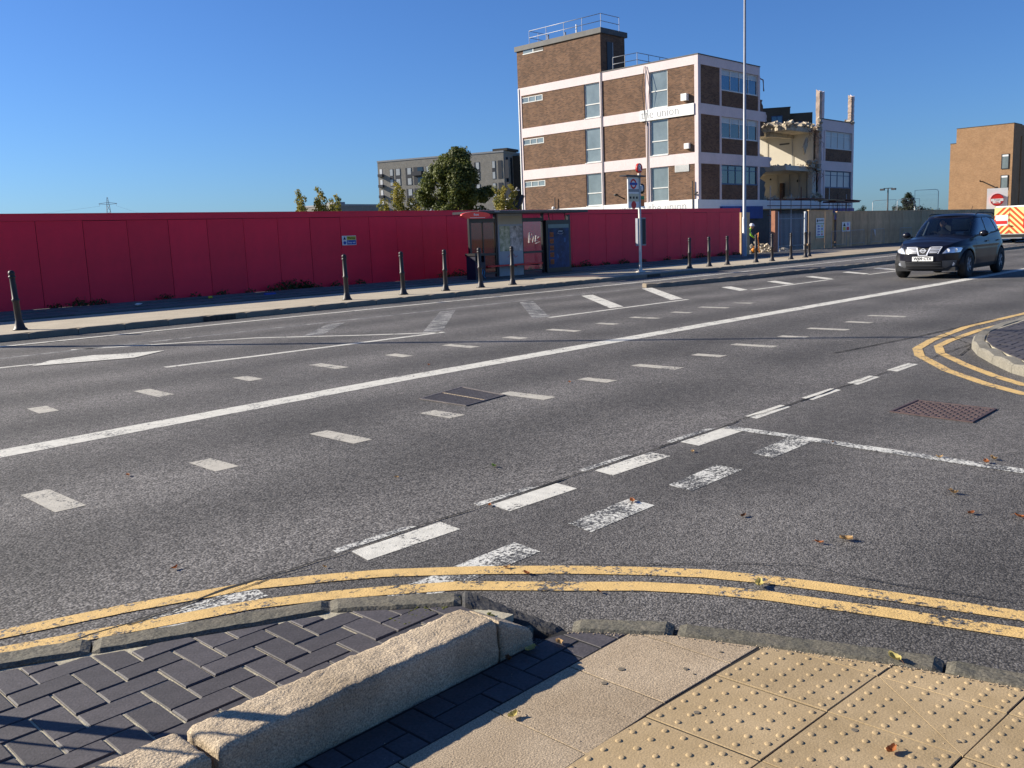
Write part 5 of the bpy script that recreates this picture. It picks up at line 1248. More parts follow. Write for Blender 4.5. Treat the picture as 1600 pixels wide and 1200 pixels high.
young((34.9, 48.8, 0), 5.05, 1.05, 'young tree with two leafy spires left of the low grey building', 14, stems=4, n_=1900)
young((37.5, 46.9, 0), 4.35, .4, 'small yellow young tree at the left corner of the apartment block', 5, n_=900)
young((38.3, 46.2, 0), 5.25, .45, 'tallest young tree left of the big tree, green with yellow tips', 6, n_=1400)
young((38.9, 45.8, 0), 4.4, .35, 'narrow young tree touching the left side of the big tree', 7, n_=1000)
young((37.8, 44.0, 0), 3.9, .28, 'bright yellow young tree top in front of the big tree', 8, n_=800)
young((43.0, 41.9, 0), 5.5, .6, 'yellow-green young tree left of the office block beside the machine arm', 9, n_=1700)
young((45.1, 42.6, 0), 4.1, .2, 'small green sapling between the machine arm and the office block', 10, n_=500, mt=M['leafg'])
bl = [((rnd.uniform(-1.3, 1.3)*(1-f*.85), rnd.uniform(-1.3, 1.3)*(1-f*.85), 1.6+3.3*f), .62*(1-f*.5)) for f in [k/34 for k in range(34)]]
tree('conifer_tree', 'dark pointed evergreen tree above the plywood hoarding, left of the buff brick block', (112.4, 42.1, 0), 5.0, bl+[((.6, -1.2, 2.8), .7), ((1.0, -1.9, 2.6), .6), ((0, 1.1, 3.0), .6), ((0, 1.6, 3.3), .35)], 5200, .22, M['leafc'], .12, seed=5)
tree('bush', 'small yellowish bush top showing over the plywood right of the office block', (82.8, 35.2, 0), 3.3, [((0, 0, 2.6), .4), ((.15, -.2, 3.0), .25), ((0, .3, 2.5), .35)], 700, .12, M['leafy'], .05, seed=6, limbs=3)
tree('bush', 'yellowing bush to the right of the dark evergreen tree', (113.6, 39.9, 0), 3.2, [((0, 0, 2.5), .6), ((.5, -.8, 2.4), .6), ((0, .6, 2.6), .4)], 900, .16, M['leafy'], .05, seed=7, limbs=3)
# ------------------------------------------------------------------ machine arm by the office block
ma = thing('excavator', 'dark demolition machine arm rising beside the left corner of the office block', 'excavator', (44.6, 42.9, 0))
MB().box(-1.6, -1.3, .0, 1.6, 1.3, .8).build('tracks', M['rubber'], ma); MB().box(-1.2, -1.1, .8, 1.2, 1.1, 2.2).build('cab', M['orange'], ma)
dx_, dy_ = .62, -.62
MB().tube([(-.4, .4, 1.6), (-.05, .05, 3.4), (.55, -.55, 4.8)], [.22, .2, .12], 4).build('boom', M['darkfascia'], ma)
MB().tube([(.0, -.25, 1.6), (.35, -.55, 3.3), (.75, -.8, 4.3)], [.2, .2, .12], 4).build('ram', M['windark'], ma)
for z, t in ((3.45, 0), (4.05, .2), (4.6, .42)): MB().box(-.24+t, -.26-t, z, .14+t, .22-t, z+.05).build('collar', M['whitep'], ma)
# ------------------------------------------------------------------ far street furniture
dl = thing('street_lamp', 'twin headed street lamp beyond the plywood hoarding', 'street lamp', (102.3, 40.5, 0))
MB().lathe([(.10, 0), (.07, 5.3)], 8).build('column', M['windark'], dl)
for s in (-1, 1): MB().tube([(0, 0, 5.3), (.18*s, -.42*s, 5.3)], .04, 6).build('arm', M['windark'], dl); MB().box(.16*s-.16, -.55*s-.22, 5.08, .16*s+.16, -.55*s+.22, 5.28).build('lantern', M['windark'], dl)
def heras(x0, y0, x1, y1, z0, z1, lab):
    t = thing('mesh_fence_panel', lab, 'fence panel', (x0, y0, z0), atan2(y1-y0, x1-x0), 'mesh fence panels standing above the plywood'); L = hypot(x1-x0, y1-y0); h = z1-z0
    MB().tube([(0, 0, 0), (0, 0, h-.2), (.06, 0, h-.06), (.2, 0, h), (L, 0, h), (L, 0, 0)], .022, 6).build('frame', M['galv'], t)
    mb = MB()
    for k in range(1, 22): mb.tube([(L*k/22, 0, 0), (L*k/22, 0, h)], .003, 3, False)
    for k in range(1, 6): mb.tube([(0, 0, h*k/6), (L, 0, h*k/6)], .003, 3, False)
    mb.build('mesh', M['galv'], t)['kind'] = 'stuff'
heras(87.85, 36.2, 88.6, 34.3, 1.6, 3.70, 'mesh fence panel above the plywood at the twin headed lamp')
heras(88.65, 34.2, 89.3, 32.4, 1.6, 3.70, 'mesh fence panel half hidden by the dark evergreen tree')
heras(75.75, 25.75+.3, 75.2, 27.35+.3, 1.6, 4.0, 'tallest mesh fence panel, left of the buff brick block')
# pylon and lines
py = thing('pylon', 'distant lattice electricity pylon above the red hoarding', 'pylon', (350.6, 829, 0), radians(-25))
pm_ = mat('pylon_steel', (.25, .29, .33), .6, world=True)
def lattice(mb, pts_bottom, w0, w1, z0, z1, n_, r):
    cs = [(1, 1), (-1, 1), (-1, -1), (1, -1)]
    for k in range(n_):
        a, b = k/n_, (k+1)/n_; wa, wb = w0+(w1-w0)*a, w0+(w1-w0)*b; za, zb = z0+(z1-z0)*a, z0+(z1-z0)*b
        for q in range(4):
            c1, c2 = cs[q], cs[(q+1) % 4]
            mb.tube([(c1[0]*wa, c1[1]*wa, za), (c1[0]*wb, c1[1]*wb, zb)], r, 4, False); mb.tube([(c1[0]*wa, c1[1]*wa, za), (c2[0]*wb, c2[1]*wb, zb)], r*.6, 3, False); mb.tube([(c2[0]*wa, c2[1]*wa, za), (c1[0]*wb, c1[1]*wb, zb)], r*.6, 3, False)
mb = MB(); lattice(mb, None, 4, 1.1, 0, 44, 9, .22); lattice(mb, None, 1.1, .3, 44, 51, 4, .16); mb.build('tower', pm_, py)
for s in (-1, 1): MB().tube([(0, 0, 46.5), (7.5*s, 0, 45.4)], .18, 4).tube([(0, 0, 44.6), (7.5*s, 0, 45.3)], .16, 4).build('cross_arm', pm_, py)
for s in (-1, 1): MB().tube([(6.8*s, 0, 45.4), (6.8*s, 0, 43.4)], .12, 4).build('insulator', pm_, py)
def wire(a, b, sag, lab):
    p = [Vector(a).lerp(Vector(b), k/24) - Vector((0, 0, sag*4*(k/24)*(1-k/24))) for k in range(25)]
    o = MB().tube(p, .05, 4).build('power_cable', pm_); tag(o, lab, 'cable')
wire((344.5, 832, 43.4), (60, 870, 38), 9, 'power cable sagging from the left arm of the pylon')
wire((356.7, 826, 43.4), (560, 960, 38), 10, 'power cable leading away from the right arm of the pylon')
# ------------------------------------------------------------------ highways van
vn = thing('van', 'white van with red and yellow chevrons on its rear doors, at the right edge', 'van', (62.7, 17.3, .0), 0)
# local +x = direction of travel (away), rear at x=0
mb = MB(); prof = [(0, .42), (0, 2.05), (.12, 2.30), (3.3, 2.32), (3.9, 1.55), (4.9, 1.30), (5.05, .42)]
n = len(prof)
vs = [(x, -.92+(.10 if z > 1.5 else 0), z) for x, z in prof]+[(x, .92-(.10 if z > 1.5 else 0), z) for x, z in prof]
mb.add(vs, [tuple(range(n)), tuple(range(n, 2*n))[::-1]]+[(k, n+k, n+(k+1) % n, (k+1) % n) for k in range(n)])
mb.build('body', M['whitep'], vn)
bx('bumper', M['rubber'], vn, -.10, -.9, .36, -.002, .9, .56); bx('step', M['grey'], vn, -.18, -.8, .30, -.02, .8, .36)
M['chevy'] = mat('chevron_yellow', (.85, .78, .30), .5, var=.04); M['chevr'] = mat('chevron_red', (.62, .09, .02), .5, var=.05)
bx('rear_panel', M['chevy'], vn, -.012, -.86, .60, -.002, .86, 2.22)
for s in (-1, 1):
    for k in range(7):
        # diagonal bars meeting at the middle, pointing up
        z = .35+k*.34; pts = [(0, z), (.86, z-.86), (.86, z-.86+.17), (0, z+.17)]
        cl = clip(pts, [(0, .60), (.86, .60), (.86, 2.22), (0, 2.22)])
        if cl:
            f = [(-.019, s*-a, b) for a, b in cl]; MB().add(f, [tuple(range(len(f)))]).build('chevron_stripe', M['chevr'], vn)
bx('rear_notice', M['whitep'], vn, -.028, -.02+.1, 1.10, -.021, .80, 1.75); bx('rear_notice_red', M['redink'], vn, -.036, .12, 1.20, -.03, .76, 1.40)
bx('door_gap', M['blackink'], vn, -.0225, -.006, .6, -.0195, .006, 2.22); bx('door_handle', M['black'], vn, -.06, -.18, 1.05, -.023, -.04, 1.10)
for y in (-.86, .78): bx('tail_light', M['redink'], vn, -.04, y, .9, -.0225, y+.08, 1.5)
for x in (.95, 4.1):
    for s in (-1, 1): MB().tube([(x, s*.93, .34), (x, s*.72, .34)], .34, 18).build('wheel', M['rubber'], vn)
bv = thing('van', 'blue grey van body just entering at the right edge behind the chevrons', 'van', (64.9, 15.6, 0), 0)
mb = MB(); vs = [(x*.95, -.9+(.08 if z > 1.5 else 0), z*1.04) for x, z in prof]+[(x*.95, .9-(.08 if z > 1.5 else 0), z*1.04) for x, z in prof]
mb.add(vs, [tuple(range(n)), tuple(range(n, 2*n))[::-1]]+[(k, n+k, n+(k+1) % n, (k+1) % n) for k in range(n)]); mb.build('body', mat('blue_grey_paint', (.16, .19, .33), .4), bv)
bx('roof', M['whitep'], bv, .1, -.8, 2.40, 3.2, .8, 2.47)
for x in (.95, 4.1):
    for s in (-1, 1): MB().tube([(x*.95, s*.93, .34), (x*.95, s*.72, .34)], .34, 18).build('wheel', M['rubber'], bv)
bx('rear_window', M['glassdark'], bv, -.012, -.6, 1.35, -.002, .6, 2.0)
# ------------------------------------------------------------------ dark blue family car
M['carpaint'] = mat('car_paint_navy', (.006, .0065, .013), .3, .0, var=.1, vs=1, coat=.22, spec=.3)
M['cargrey'] = mat('bumper_grey', (.10, .105, .115), .45, .3)
M['chrome'] = mat('chrome', (.80, .80, .82), .3, .45, var=.03)
M['trim'] = mat('black_trim', (.010, .010, .011), .55)
M['carglass'] = glass_mat('car_glass', (.72, .76, .76), .04, (.02, .02, .03))
M['carside'] = glass_mat('car_side_glass', (.25, .30, .32), .35, (.02, .02, .03))
M['lens'] = mat('headlight_lens', (.62, .66, .72), .08, .35, var=.25, vs=9, spec=.9, coat=1)
M['seat'] = mat('seat_cloth', (.14, .14, .14), .9)
M['seatpale'] = mat('interior_pale', (.32, .32, .29), .7)
CX, CY = 27.62, 9.09
car = thing('car', 'dark navy compact SUV with WJ09 CTX plate driving towards the camera', 'car', (CX, CY, 0), pi)
def lerp_tab(tab, x):
    if x <= tab[0][0]: return tab[0][1]
    for i in range(len(tab)-1):
        if x <= tab[i+1][0]:
            t = (x-tab[i][0])/(tab[i+1][0]-tab[i][0]); t = t*t*(3-2*t)*.35+t*.65; return tab[i][1]+(tab[i+1][1]-tab[i][1])*t
    return tab[-1][1]
XF = [(.22, 1.98), (.30, 2.08), (.45, 2.135), (.62, 2.14), (.74, 2.10), (.84, 2.03), (.95, 1.90)]
XR = [(.22, -2.02), (.32, -2.13), (.55, -2.16), (.72, -2.12), (.95, -2.08), (1.1, -2.02), (1.25, -1.95)]
WD = [(.22, .83), (.32, .865), (.5, .885), (.7, .89), (.86, .875), (.98, .84), (1.12, .80)]
ZT = [(-2.1, 1.10), (-1.5, 1.12), (-.8, 1.07), (0, 1.03), (.7, 1.01), (1.0, .985), (1.4, .95), (1.75, .89), (1.95, .83), (2.1, .78)]
def sgnp(v, e): return math.copysign(abs(v)**e, v)
def plan(th, z):
    xf, xr, wd = lerp_tab(XF, z), lerp_tab(XR, z), lerp_tab(WD, z)
    c, s = cos(th), sin(th); ef = 2/3.6; er = 2/4.6; e = ef if c > 0 else er
    xc = .1; a = (xf-xc) if c > 0 else (xc-xr)
    return (xc+a*sgnp(c, e), wd*sgnp(s, e))
NT, NZ = 200, 26; zs0 = .24
cols_ = []
for i in range(NT):
    # denser angular sampling by arc
    th = 2*pi*i/NT; col = []
    for j in range(NZ+1):
        t = j/NZ; z = .6
        for _ in range(4):
            x, y = plan(th, z); z = zs0+t*(lerp_tab(ZT, x)-zs0)
        col.append((x, y, z))
    cols_.append(col)
# resample angle so that spacing along the side is even
def plan_xy(x, side, z):
    """side surface y at given x"""
    xf, xr, wd = lerp_tab(XF, z), lerp_tab(XR, z), lerp_tab(WD, z); xc = .1
    a, n_ = ((xf-xc), 3.6) if x > xc else ((xc-xr), 4.6); u = min(1, abs((x-xc)/a)); return side*wd*(max(0, 1-u**n_))**(1/n_)
def front_x(y, z):
    xf, wd = lerp_tab(XF, z), lerp_tab(WD, z); u = min(.999, abs(y)/wd); return .1+(xf-.1)*(1-u**3.6)**(1/3.6)
ths = []
N_side = 150
pts_t = [2*pi*i/4000 for i in range(4000)]; acc = [0]
for i in range(1, 4001):
    a, b = plan(pts_t[i-1], .6), plan(pts_t[i % 4000], .6); acc.append(acc[-1]+hypot(a[0]-b[0], a[1]-b[1]))
NT = 420; k = 0
for i in range(NT):
    tgt = acc[-1]*i/NT
    while acc[k+1] < tgt: k += 1
    ths.append(2*pi*(k+(tgt-acc[k])/(acc[k+1]-acc[k]+1e-9))/4000)
body = MB(); vs = []; NZ = 34
for th in ths:
    for j in range(NZ+1):
        t = j/NZ; z = .6
        for _ in range(4): x, y = plan(th, z); z = zs0+t*(lerp_tab(ZT, x)-zs0)
        # swage line and door shoulder
        sh_ = .012*math.exp(-((z-.80)/.03)**2)*(1 if abs(y) > .6 else 0); y += math.copysign(sh_, y)
        # flared arches
        for wx in (1.315, -1.315):
            d = hypot(x-wx, z-.345)
            if abs(y) > .6 and d < .52: y += math.copysign(.022*math.exp(-((d-.40)/.06)**2), y)
        vs.append((x, y, z))
fs = []; trimf = []; greyf = []
for i in range(NT):
    i2 = (i+1) % NT
    for j in range(NZ):
        q = (i*(NZ+1)+j, i2*(NZ+1)+j, i2*(NZ+1)+j+1, i*(NZ+1)+j+1)
        cx = sum(vs[a][0] for a in q)/4; cy = sum(vs[a][1] for a in q)/4; cz = sum(vs[a][2] for a in q)/4
        if abs(cy) > .55 and (hypot(cx-1.315, cz-.345) < .385 or hypot(cx+1.315, cz-.345) < .385): continue
        if cz < .34 and abs(cx) < 1.9: trimf.append(q)
        else: fs.append(q)
def sub_mesh(name, faces, mt, parent, smooth=True):
    idx = {}; v2 = []; f2 = []
    for f in faces:
        g = []
        for a in f:
            if a not in idx: idx[a] = len(v2); v2.append(vs[a])
            g.append(idx[a])
        f2.append(tuple(g))
    mb = MB(); mb.add(v2, f2, smooth); return mb.build(name, mt, parent)
bodyo = sub_mesh('body', fs, M['carpaint'], car); [sub_mesh('sill_cladding', [f for f in trimf if s*vs[f[0]][1] > 0], M['trim'], car) for s in (1, -1)]
# bonnet and scuttle (top of lower body), crowned with two creases
top = [vs[i*(NZ+1)+NZ] for i in range(NT)]
vs_b = []; fs_b = []; S = 16
half = [p for p in top]
# pair left/right vertices: index i and NT-i
rows_ = []
for i in range(0, NT//2+1):
    a = top[i]; b = top[(NT-i) % NT]; row = []
    for k in range(S+1):
        s = -1+2*k/S; y = b[1]+(a[1]-b[1])*k/S; x = (a[0]+b[0])/2
        cr = .075*(1-s*s)*min(1, max(0, (2.02-x)/.5)) if x > .6 else .0
        if x > .95: cr += .012*math.exp(-((abs(s)-.45)/.08)**2)*min(1, (2.0-x)/.4)
        x2 = x + (.06*(1-s*s) if x > 1.7 else 0)
        row.append((x2 if k not in (0, S) else x, y, (a[2]+b[2])/2+cr))
    rows_.append(row)
vs_b = [p for r in rows_ for p in r]
for i in range(len(rows_)-1):
    for k in range(S): fs_b.append((i*(S+1)+k, i*(S+1)+k+1, (i+1)*(S+1)+k+1, (i+1)*(S+1)+k))
MB().add(vs_b, fs_b, True).build('bonnet', M['carpaint'], car)
# greenhouse
gvs = []; GT, GZ = 300, 26
def gplan(th, t):
    xf = 1.02+(.22-1.02)*t + .06*sin(pi*t); xr = -1.98+(.34)*t - .02*sin(pi*t); w_ = .80-.185*t+.02*sin(pi*t)
    c, s = cos(th), sin(th); e = 2/5.5 if c > 0 else 2/4.2; xc = -.35; a = (xf-xc) if c > 0 else (xc-xr)
    return xc+a*sgnp(c, e), w_*sgnp(s, e)
acc = [0]
for i in range(1, 3001):
    a, b = gplan(2*pi*(i-1)/3000, .4), gplan(2*pi*(i % 3000)/3000, .4); acc.append(acc[-1]+hypot(a[0]-b[0], a[1]-b[1]))
gth = []; k = 0
for i in range(GT):
    tgt = acc[-1]*i/GT
    while acc[k+1] < tgt: k += 1
    gth.append(2*pi*(k+(tgt-acc[k])/(acc[k+1]-acc[k]+1e-9))/3000)
vs = []
for th in gth:
    for j in range(GZ+1):
        t = j/GZ; x, y = gplan(th, t); zb = lerp_tab(ZT, x)-.02; zr = 1.535-.03*((x+.5)/1.4)**2; vs.append((x, y, zb+(zr-zb)*t))
def inpoly(p, poly):
    c = False; n_ = len(poly)
    for i in range(n_):
        a, b = poly[i], poly[(i+1) % n_]
        if (a[1] > p[1]) != (b[1] > p[1]) and p[0] < (b[0]-a[0])*(p[1]-a[1])/(b[1]-a[1])+a[0]: c = not c
    return c
win1 = [(.74, 1.055), (.34, 1.44), (.12, 1.475), (-.20, 1.485), (-.20, 1.065)]
win2 = [(-.29, 1.07), (-.29, 1.485), (-.90, 1.465), (-1.10, 1.12)]
win3 = [(-1.18, 1.14), (-1.0, 1.45), (-1.38, 1.40), (-1.66, 1.22)]
f_sur = {1: [], -1: []}
f_body, f_ws, f_w1, f_w2, f_w3, f_rw = [], [], {1: [], -1: []}, {1: [], -1: []}, {1: [], -1: []}, []
for i in range(GT):
    i2 = (i+1) % GT
    for j in range(GZ):
        q = (i*(GZ+1)+j, i2*(GZ+1)+j, i2*(GZ+1)+j+1, i*(GZ+1)+j+1)
        cx, cy, cz = [sum(vs[a][d] for a in q)/4 for d in range(3)]; w_ = .80-.185*((j+.5)/GZ); t = (j+.5)/GZ
        s = 1 if cy > 0 else -1
        if cx > .15 and abs(cy) < w_-.075 and .06 < t < .93: f_ws.append(q)
        elif cx < -1.5 and abs(cy) < w_-.12 and .18 < t < .88: f_rw.append(q)
        elif abs(cy) > w_-.12 and inpoly((cx, cz), win1): f_w1[s].append(q)
        elif abs(cy) > w_-.12 and inpoly((cx, cz), win2): f_w2[s].append(q)
        elif abs(cy) > w_-.12 and inpoly((cx, cz), win3): f_w3[s].append(q)
        elif abs(cy) > w_-.10 and cz > 1.03 and t < .93 and -1.75 < cx < .62 and cz < 1.50: f_sur[s].append(q)
        else: f_body.append(q)
sub_mesh('cabin_frame', f_body, M['carpaint'], car); sub_mesh('windscreen', f_ws, M['carglass'], car); sub_mesh('rear_window', f_rw, M['carside'], car)
for s in (1, -1):
    for f in (f_w1, f_w2, f_w3): sub_mesh('side_window', f[s], M['carside'], car)
    sub_mesh('window_surround', f_sur[s], M['trim'], car)
rim = [vs[i*(GZ+1)+GZ] for i in range(GT)]
rv = []; rf = []
for i in range(GT//2+1):
    a, b = rim[i], rim[(GT-i) % GT]
    for k in range(13): s = -1+2*k/12; rv.append(((a[0]+b[0])/2+( .03*(1-s*s) if a[0] > 0 else 0), b[1]+(a[1]-b[1])*k/12, (a[2]+b[2])/2+.075*(1-s*s)**.6*min(1, .25+min(abs(.25-(a[0]+b[0])/2), abs(-1.68-(a[0]+b[0])/2))/.35)))
for i in range(GT//2):
    for k in range(12): rf.append((i*13+k, i*13+k+1, (i+1)*13+k+1, (i+1)*13+k))
MB().add(rv, rf, True).build('roof', M['carpaint'], car)
for s in (1, -1): MB().tube([(.05, s*.60, 1.565), (-.1, s*.60, 1.605), (-1.3, s*.60, 1.60), (-1.5, s*.60, 1.55)], .016, 6).build('roof_rail', M['trim'], car)
def fpatch(name, quad, mt, off=.006, n_=10, m_=6, par=car, thick=None):
    """quad in (y,z), mapped onto the nose"""
    vs = []; 
    for i in range(n_+1):
        for j in range(m_+1):
            u, v = i/n_, j/m_; a, b, c, d = quad
            y = (a[0]*(1-u)+b[0]*u)*(1-v)+(d[0]*(1-u)+c[0]*u)*v; z = (a[1]*(1-u)+b[1]*u)*(1-v)+(d[1]*(1-u)+c[1]*u)*v
            vs.append((front_x(y, z)+off, y, z))
    fs = [(i*(m_+1)+j, (i+1)*(m_+1)+j, (i+1)*(m_+1)+j+1, i*(m_+1)+j+1) for i in range(n_) for j in range(m_)]
    if quad[0][0] < quad[1][0]: pass
    mb = MB(); mb.add(vs, fs, True); 
    mb.add([(x-off+.001, y, z) for x, y, z in vs], [f[::-1] for f in fs], True)
    return mb.build(name, mt, par)
# headlights: swept back along the wing
for s in (1, -1):
    pts = []
    hl = fpatch('headlight', [(s*.46, .635), (s*.79, .655), (s*.835, .84), (s*.56, .765)], M['lens'], .012, 14, 8)
    for yy, rr in ((.57, .045), (.70, .05)):
        MB().tube([(front_x(yy, .70)+.010, s*yy, .705), (front_x(yy, .70)+.020, s*yy, .705)], rr, 14).build('reflector', M['chrome'], hl)
    fpatch('headlight_surround', [(s*.44, .622), (s*.80, .64), (s*.85, .855), (s*.545, .778)], M['trim'], .007, 14, 8)
# grille
fpatch('grille_backing', [(-.40, .63), (.40, .63), (.44, .785), (-.44, .785)], M['trim'], .010, 14, 4)
for s in (1, -1):
    for z in (.655, .69, .725, .76): fpatch('grille_bar', [(s*.16, z), (s*(.34+(z-.655)*.7), z), (s*(.345+(z-.655)*.7), z+.014), (s*(.155), z+.014)], M['chrome'], .018, 6, 1)
    fpatch('grille_v', [(s*.085, .60), (s*.115, .60), (s*.19, .79), (s*.15, .79)], M['chrome'], .024, 2, 5)
    fpatch('grille_edge', [(s*.355, .635), (s*.375, .635), (s*.445, .80), (s*.42, .80)], M['chrome'], .022, 2, 5)
fpatch('grille_v', [(-.115, .585), (.115, .585), (.115, .607), (-.115, .607)], M['chrome'], .026, 4, 1)
fpatch('grille_edge', [(-.44, .79), (.44, .79), (.44, .805), (-.44, .805)], M['chrome'], .024, 14, 1)
mb = MB(); n = 24; vsr = []
for rr, xx in ((.050, 0), (.068, 0), (.068, -.012), (.050, -.012)):
    for k in range(n): t = 2*pi*k/n; vsr.append((front_x(0, .71)+.036+xx, rr*cos(t), .71+rr*.85*sin(t)))
mb.add(vsr, [(a*n+k, a*n+(k+1) % n, ((a+1) % 4)*n+(k+1) % n, ((a+1) % 4)*n+k) for a in range(4) for k in range(n)]); badge = mb.build('badge_ring', M['chrome'], car)
xb_ = front_x(0, .71)
MB().box(xb_+.026, -.085, .698, xb_+.040, .085, .722).build('badge_bar', M['chrome'], badge)
pl = bx('number_plate', M['whitep'], car, front_x(0, .5)+.012, -.26, .455, front_x(0, .5)+.022, .26, .565)
text_mesh('plate_lettering', 'WJ09 CTX', .098, M['blackink'], pl, frame((front_x(0, .5)+.0225, 0, .51), (0, 1, 0), (0, 0, 1)), .001, .0035, sx=.98)
fpatch('lower_grille', [(-.48, .30), (.48, .30), (.44, .445), (-.44, .445)], M['trim'], .008, 14, 4)
for z in (.335, .375, .41): fpatch('lower_grille_bar', [(-.44, z), (.44, z), (.44, z+.012), (-.44, z+.012)], M['cargrey'], .018, 14, 1)
for s in (1, -1):
    fpatch('bumper_corner', [(s*.45, .27), (s*.80, .27), (s*.84, .47), (s*.46, .46)], M['cargrey'] , .010, 12, 5)
    MB().tube([(front_x(.66, .37)+.004, s*.66, .37), (front_x(.66, .37)+.020, s*.66, .37)], .042, 14).build('fog_light', M['lens'], car)
fpatch('bumper_lip', [(-.46, .255), (.46, .255), (.46, .295), (-.46, .295)], M['cargrey'], .012, 14, 1)
MB().box(-1.95, -.74, .20, 1.95, .74, .30).build('underbody', M['trim'], car)
for wx in (1.315, -1.315):
    for s in (1, -1):
        w_ = MB()
        tyre = MB().lathe([(.205, -.105), (.31, -.11), (.338, -.085), (.345, -.05), (.345, .05), (.338, .085), (.31, .11), (.205, .105)], 32, cap=False)
        wh = tyre.build('wheel', M['rubber'], car); wh.location = (wx, s*.785, .345); wh.rotation_euler = (pi/2*s*-1, 0, .0)
        rb_ = MB().lathe([(.20, -.10), (.215, .06), (.225, .095), (.212, .10), (.20, .075), (.19, .02), (.02, .015)], 28)
        rb_.build('rim_barrel', M['cargrey'], wh)
        for k in range(5):
            a = 2*pi*k/5; Rz = Matrix.Rotation(a, 4, 'Z')
            for d in (-.16, .16):
                sp = MB(); v = [Vector(p) for p in [(.03, -.018, .07), (.205, -.014+d*.20, .085), (.205, .014+d*.20, .085), (.03, .018, .07), (.03, -.02, .04), (.205, -.016+d*.2, .05), (.205, .016+d*.2, .05), (.03, .02, .04)]]
                sp.add([Rz @ p for p in v], [(0, 1, 2, 3), (4, 7, 6, 5), (0, 4, 5, 1), (2, 6, 7, 3), (1, 5, 6, 2)]).build('rim_spoke', M['chrome'] if False else M['galv'], wh)
        MB().lathe([(.045, .05), (.045, .085), (.02, .092)], 14).build('hub_cap', M['galv'], wh)
        # dark wheel well
        mb = MB(); n = 24; v = []
        for yy in (.50, .868):
            for k in range(n+1): t = pi*k/n; v.append((wx+.395*cos(t), s*yy, .345+.395*sin(t)))
        mb.add(v, [(k, k+1, n+2+k, n+1+k) for k in range(n)]); mb.add([v[k] for k in range(n+1)], [tuple(range(n+1))]); mb.build('wheel_liner', M['trim'], car)
for s in (1, -1):
    o = MB().ico((.62, s*.99, 1.08), .115, 2, (.7, 1.05, .72), 0, True).box(.56, s*.84 if s > 0 else -.93, 1.02, .63, .93 if s > 0 else -.84, 1.05).build('door_mirror', M['carpaint'], car)
    for x in (-.02, -.98):
        yy = plan_xy(x, s, .85); MB().box(x-.11, min(yy, yy+s*.03), .865, x+.07, max(yy, yy+s*.03), .892).build('door_handle', M['carpaint'], car)
    for x in (.80, -.235, -1.02):
        for z0, z1 in ((.36, .98),):
            mb = MB(); v = []
            for k in range(12): z = z0+(z1-z0)*k/11; xx = x-(.12*(k/11) if x == -1.02 else 0); yy = plan_xy(xx, s, z)+s*.0035+s*.012*math.exp(-((z-.80)/.03)**2); v += [(xx-.004, yy, z), (xx+.004, yy, z)]
            mb.add(v, [(2*k, 2*k+1, 2*k+3, 2*k+2) for k in range(11)]).build('door_gap', M['trim'], car)
    mb = MB(); v = []
    for k in range(20): x = .78-2.2*k/19; zz = lerp_tab(ZT, x); yy = s*(.80+.012); v += [(x, yy, zz+.0), (x, yy, zz+.022)]
    mb.add(v, [(2*k, 2*k+1, 2*k+3, 2*k+2) for k in range(19)]).build('window_trim', M['trim'], car)
# inside
bx('dashboard', M['trim'], car, .42, -.70, .80, .95, .70, 1.0)
for y in (-.36, .36):
    MB().box(-.55, y-.24, .45, -.05, y+.24, .62).box(-.68, y-.23, .60, -.52, y+.23, 1.12, ).build('seat', M['seat'], car)
    MB().box(-.72, y-.13, 1.14, -.60, y+.13, 1.33).build('headrest', M['seat'], car)
MB().box(-1.45, -.60, .55, -1.28, .60, 1.10).build('rear_seat', M['seat'], car)
bx('floor', M['trim'], car, -1.7, -.72, .36, .9, .72, .40)
MB().tube([(.52, -.58, 1.05), (.25, -.53, 1.40)], .025, 6).build('a_pillar_trim', M['seatpale'], car)
MB().tube([(.33+.02*sin(t*pi/8), -.36+.17*cos(t*pi/8), .98+.17*sin(t*pi/8)) for t in range(17)], .014, 6).build('steering_wheel', M['trim'], car)
MB().tube([(1.00, -.1, 1.005), (.9, -.55, 1.03)], .010, 5).tube([(1.02, .1, 1.005), (.88, .58, 1.03)], .010, 5).build('wiper', M['trim'], car)['kind'] = 'stuff'
MB().tube([(-1.45, 0, 1.60), (-1.62, 0, 1.80)], .006, 5).build('aerial', M['trim'], car)
fpatch('windscreen_sticker', [(-.1, .6), (-.1, .6), (-.1, .6), (-.1, .6)], M['whitep']) if False else None
# driver sits on the car's right
dv = thing('person', 'driver in dark top behind the wheel of the navy car', 'person', (CX, CY, 0), pi)
V = [(-.38, -.36, .66), (-.42, -.36, .90), (-.42, -.36, 1.10), (-.39, -.36, 1.20), (-.36, -.36, 1.28), (-.40, -.18, 1.08), (-.15, -.14, .92), (.20, -.24, 1.0), (.28, -.26, 1.03), (-.40, -.54, 1.08), (-.15, -.56, .92), (.20, -.48, 1.0), (.28, -.46, 1.03), (.05, -.27, .66), (.05, -.45, .66)]
E_ = [(0, 1), (1, 2), (2, 3), (3, 4), (2, 5), (5, 6), (6, 7), (7, 8), (2, 9), (9, 10), (10, 11), (11, 12), (0, 13), (0, 14)]
skin_figure('body', (V, E_), [.15, .15, .16, .06, .055, .07, .05, .04, .035, .07, .05, .04, .035, .09, .09], M['cloth'], dv)
MB().ico((-.35, -.36, 1.36), .105, 2, (.95, .78, 1.15), 0, True).ico((-.245, -.36, 1.35), .016, 1).ico((-.35, -.275, 1.36), .022, 1, (.6, .4, 1)).ico((-.35, -.445, 1.36), .022, 1, (.6, .4, 1)).build('head', M['skin'], dv)
MB().ico((-.375, -.36, 1.395), .112, 2, (.95, .82, 1.0), .02, True).build('hair', M['cloth'], dv)
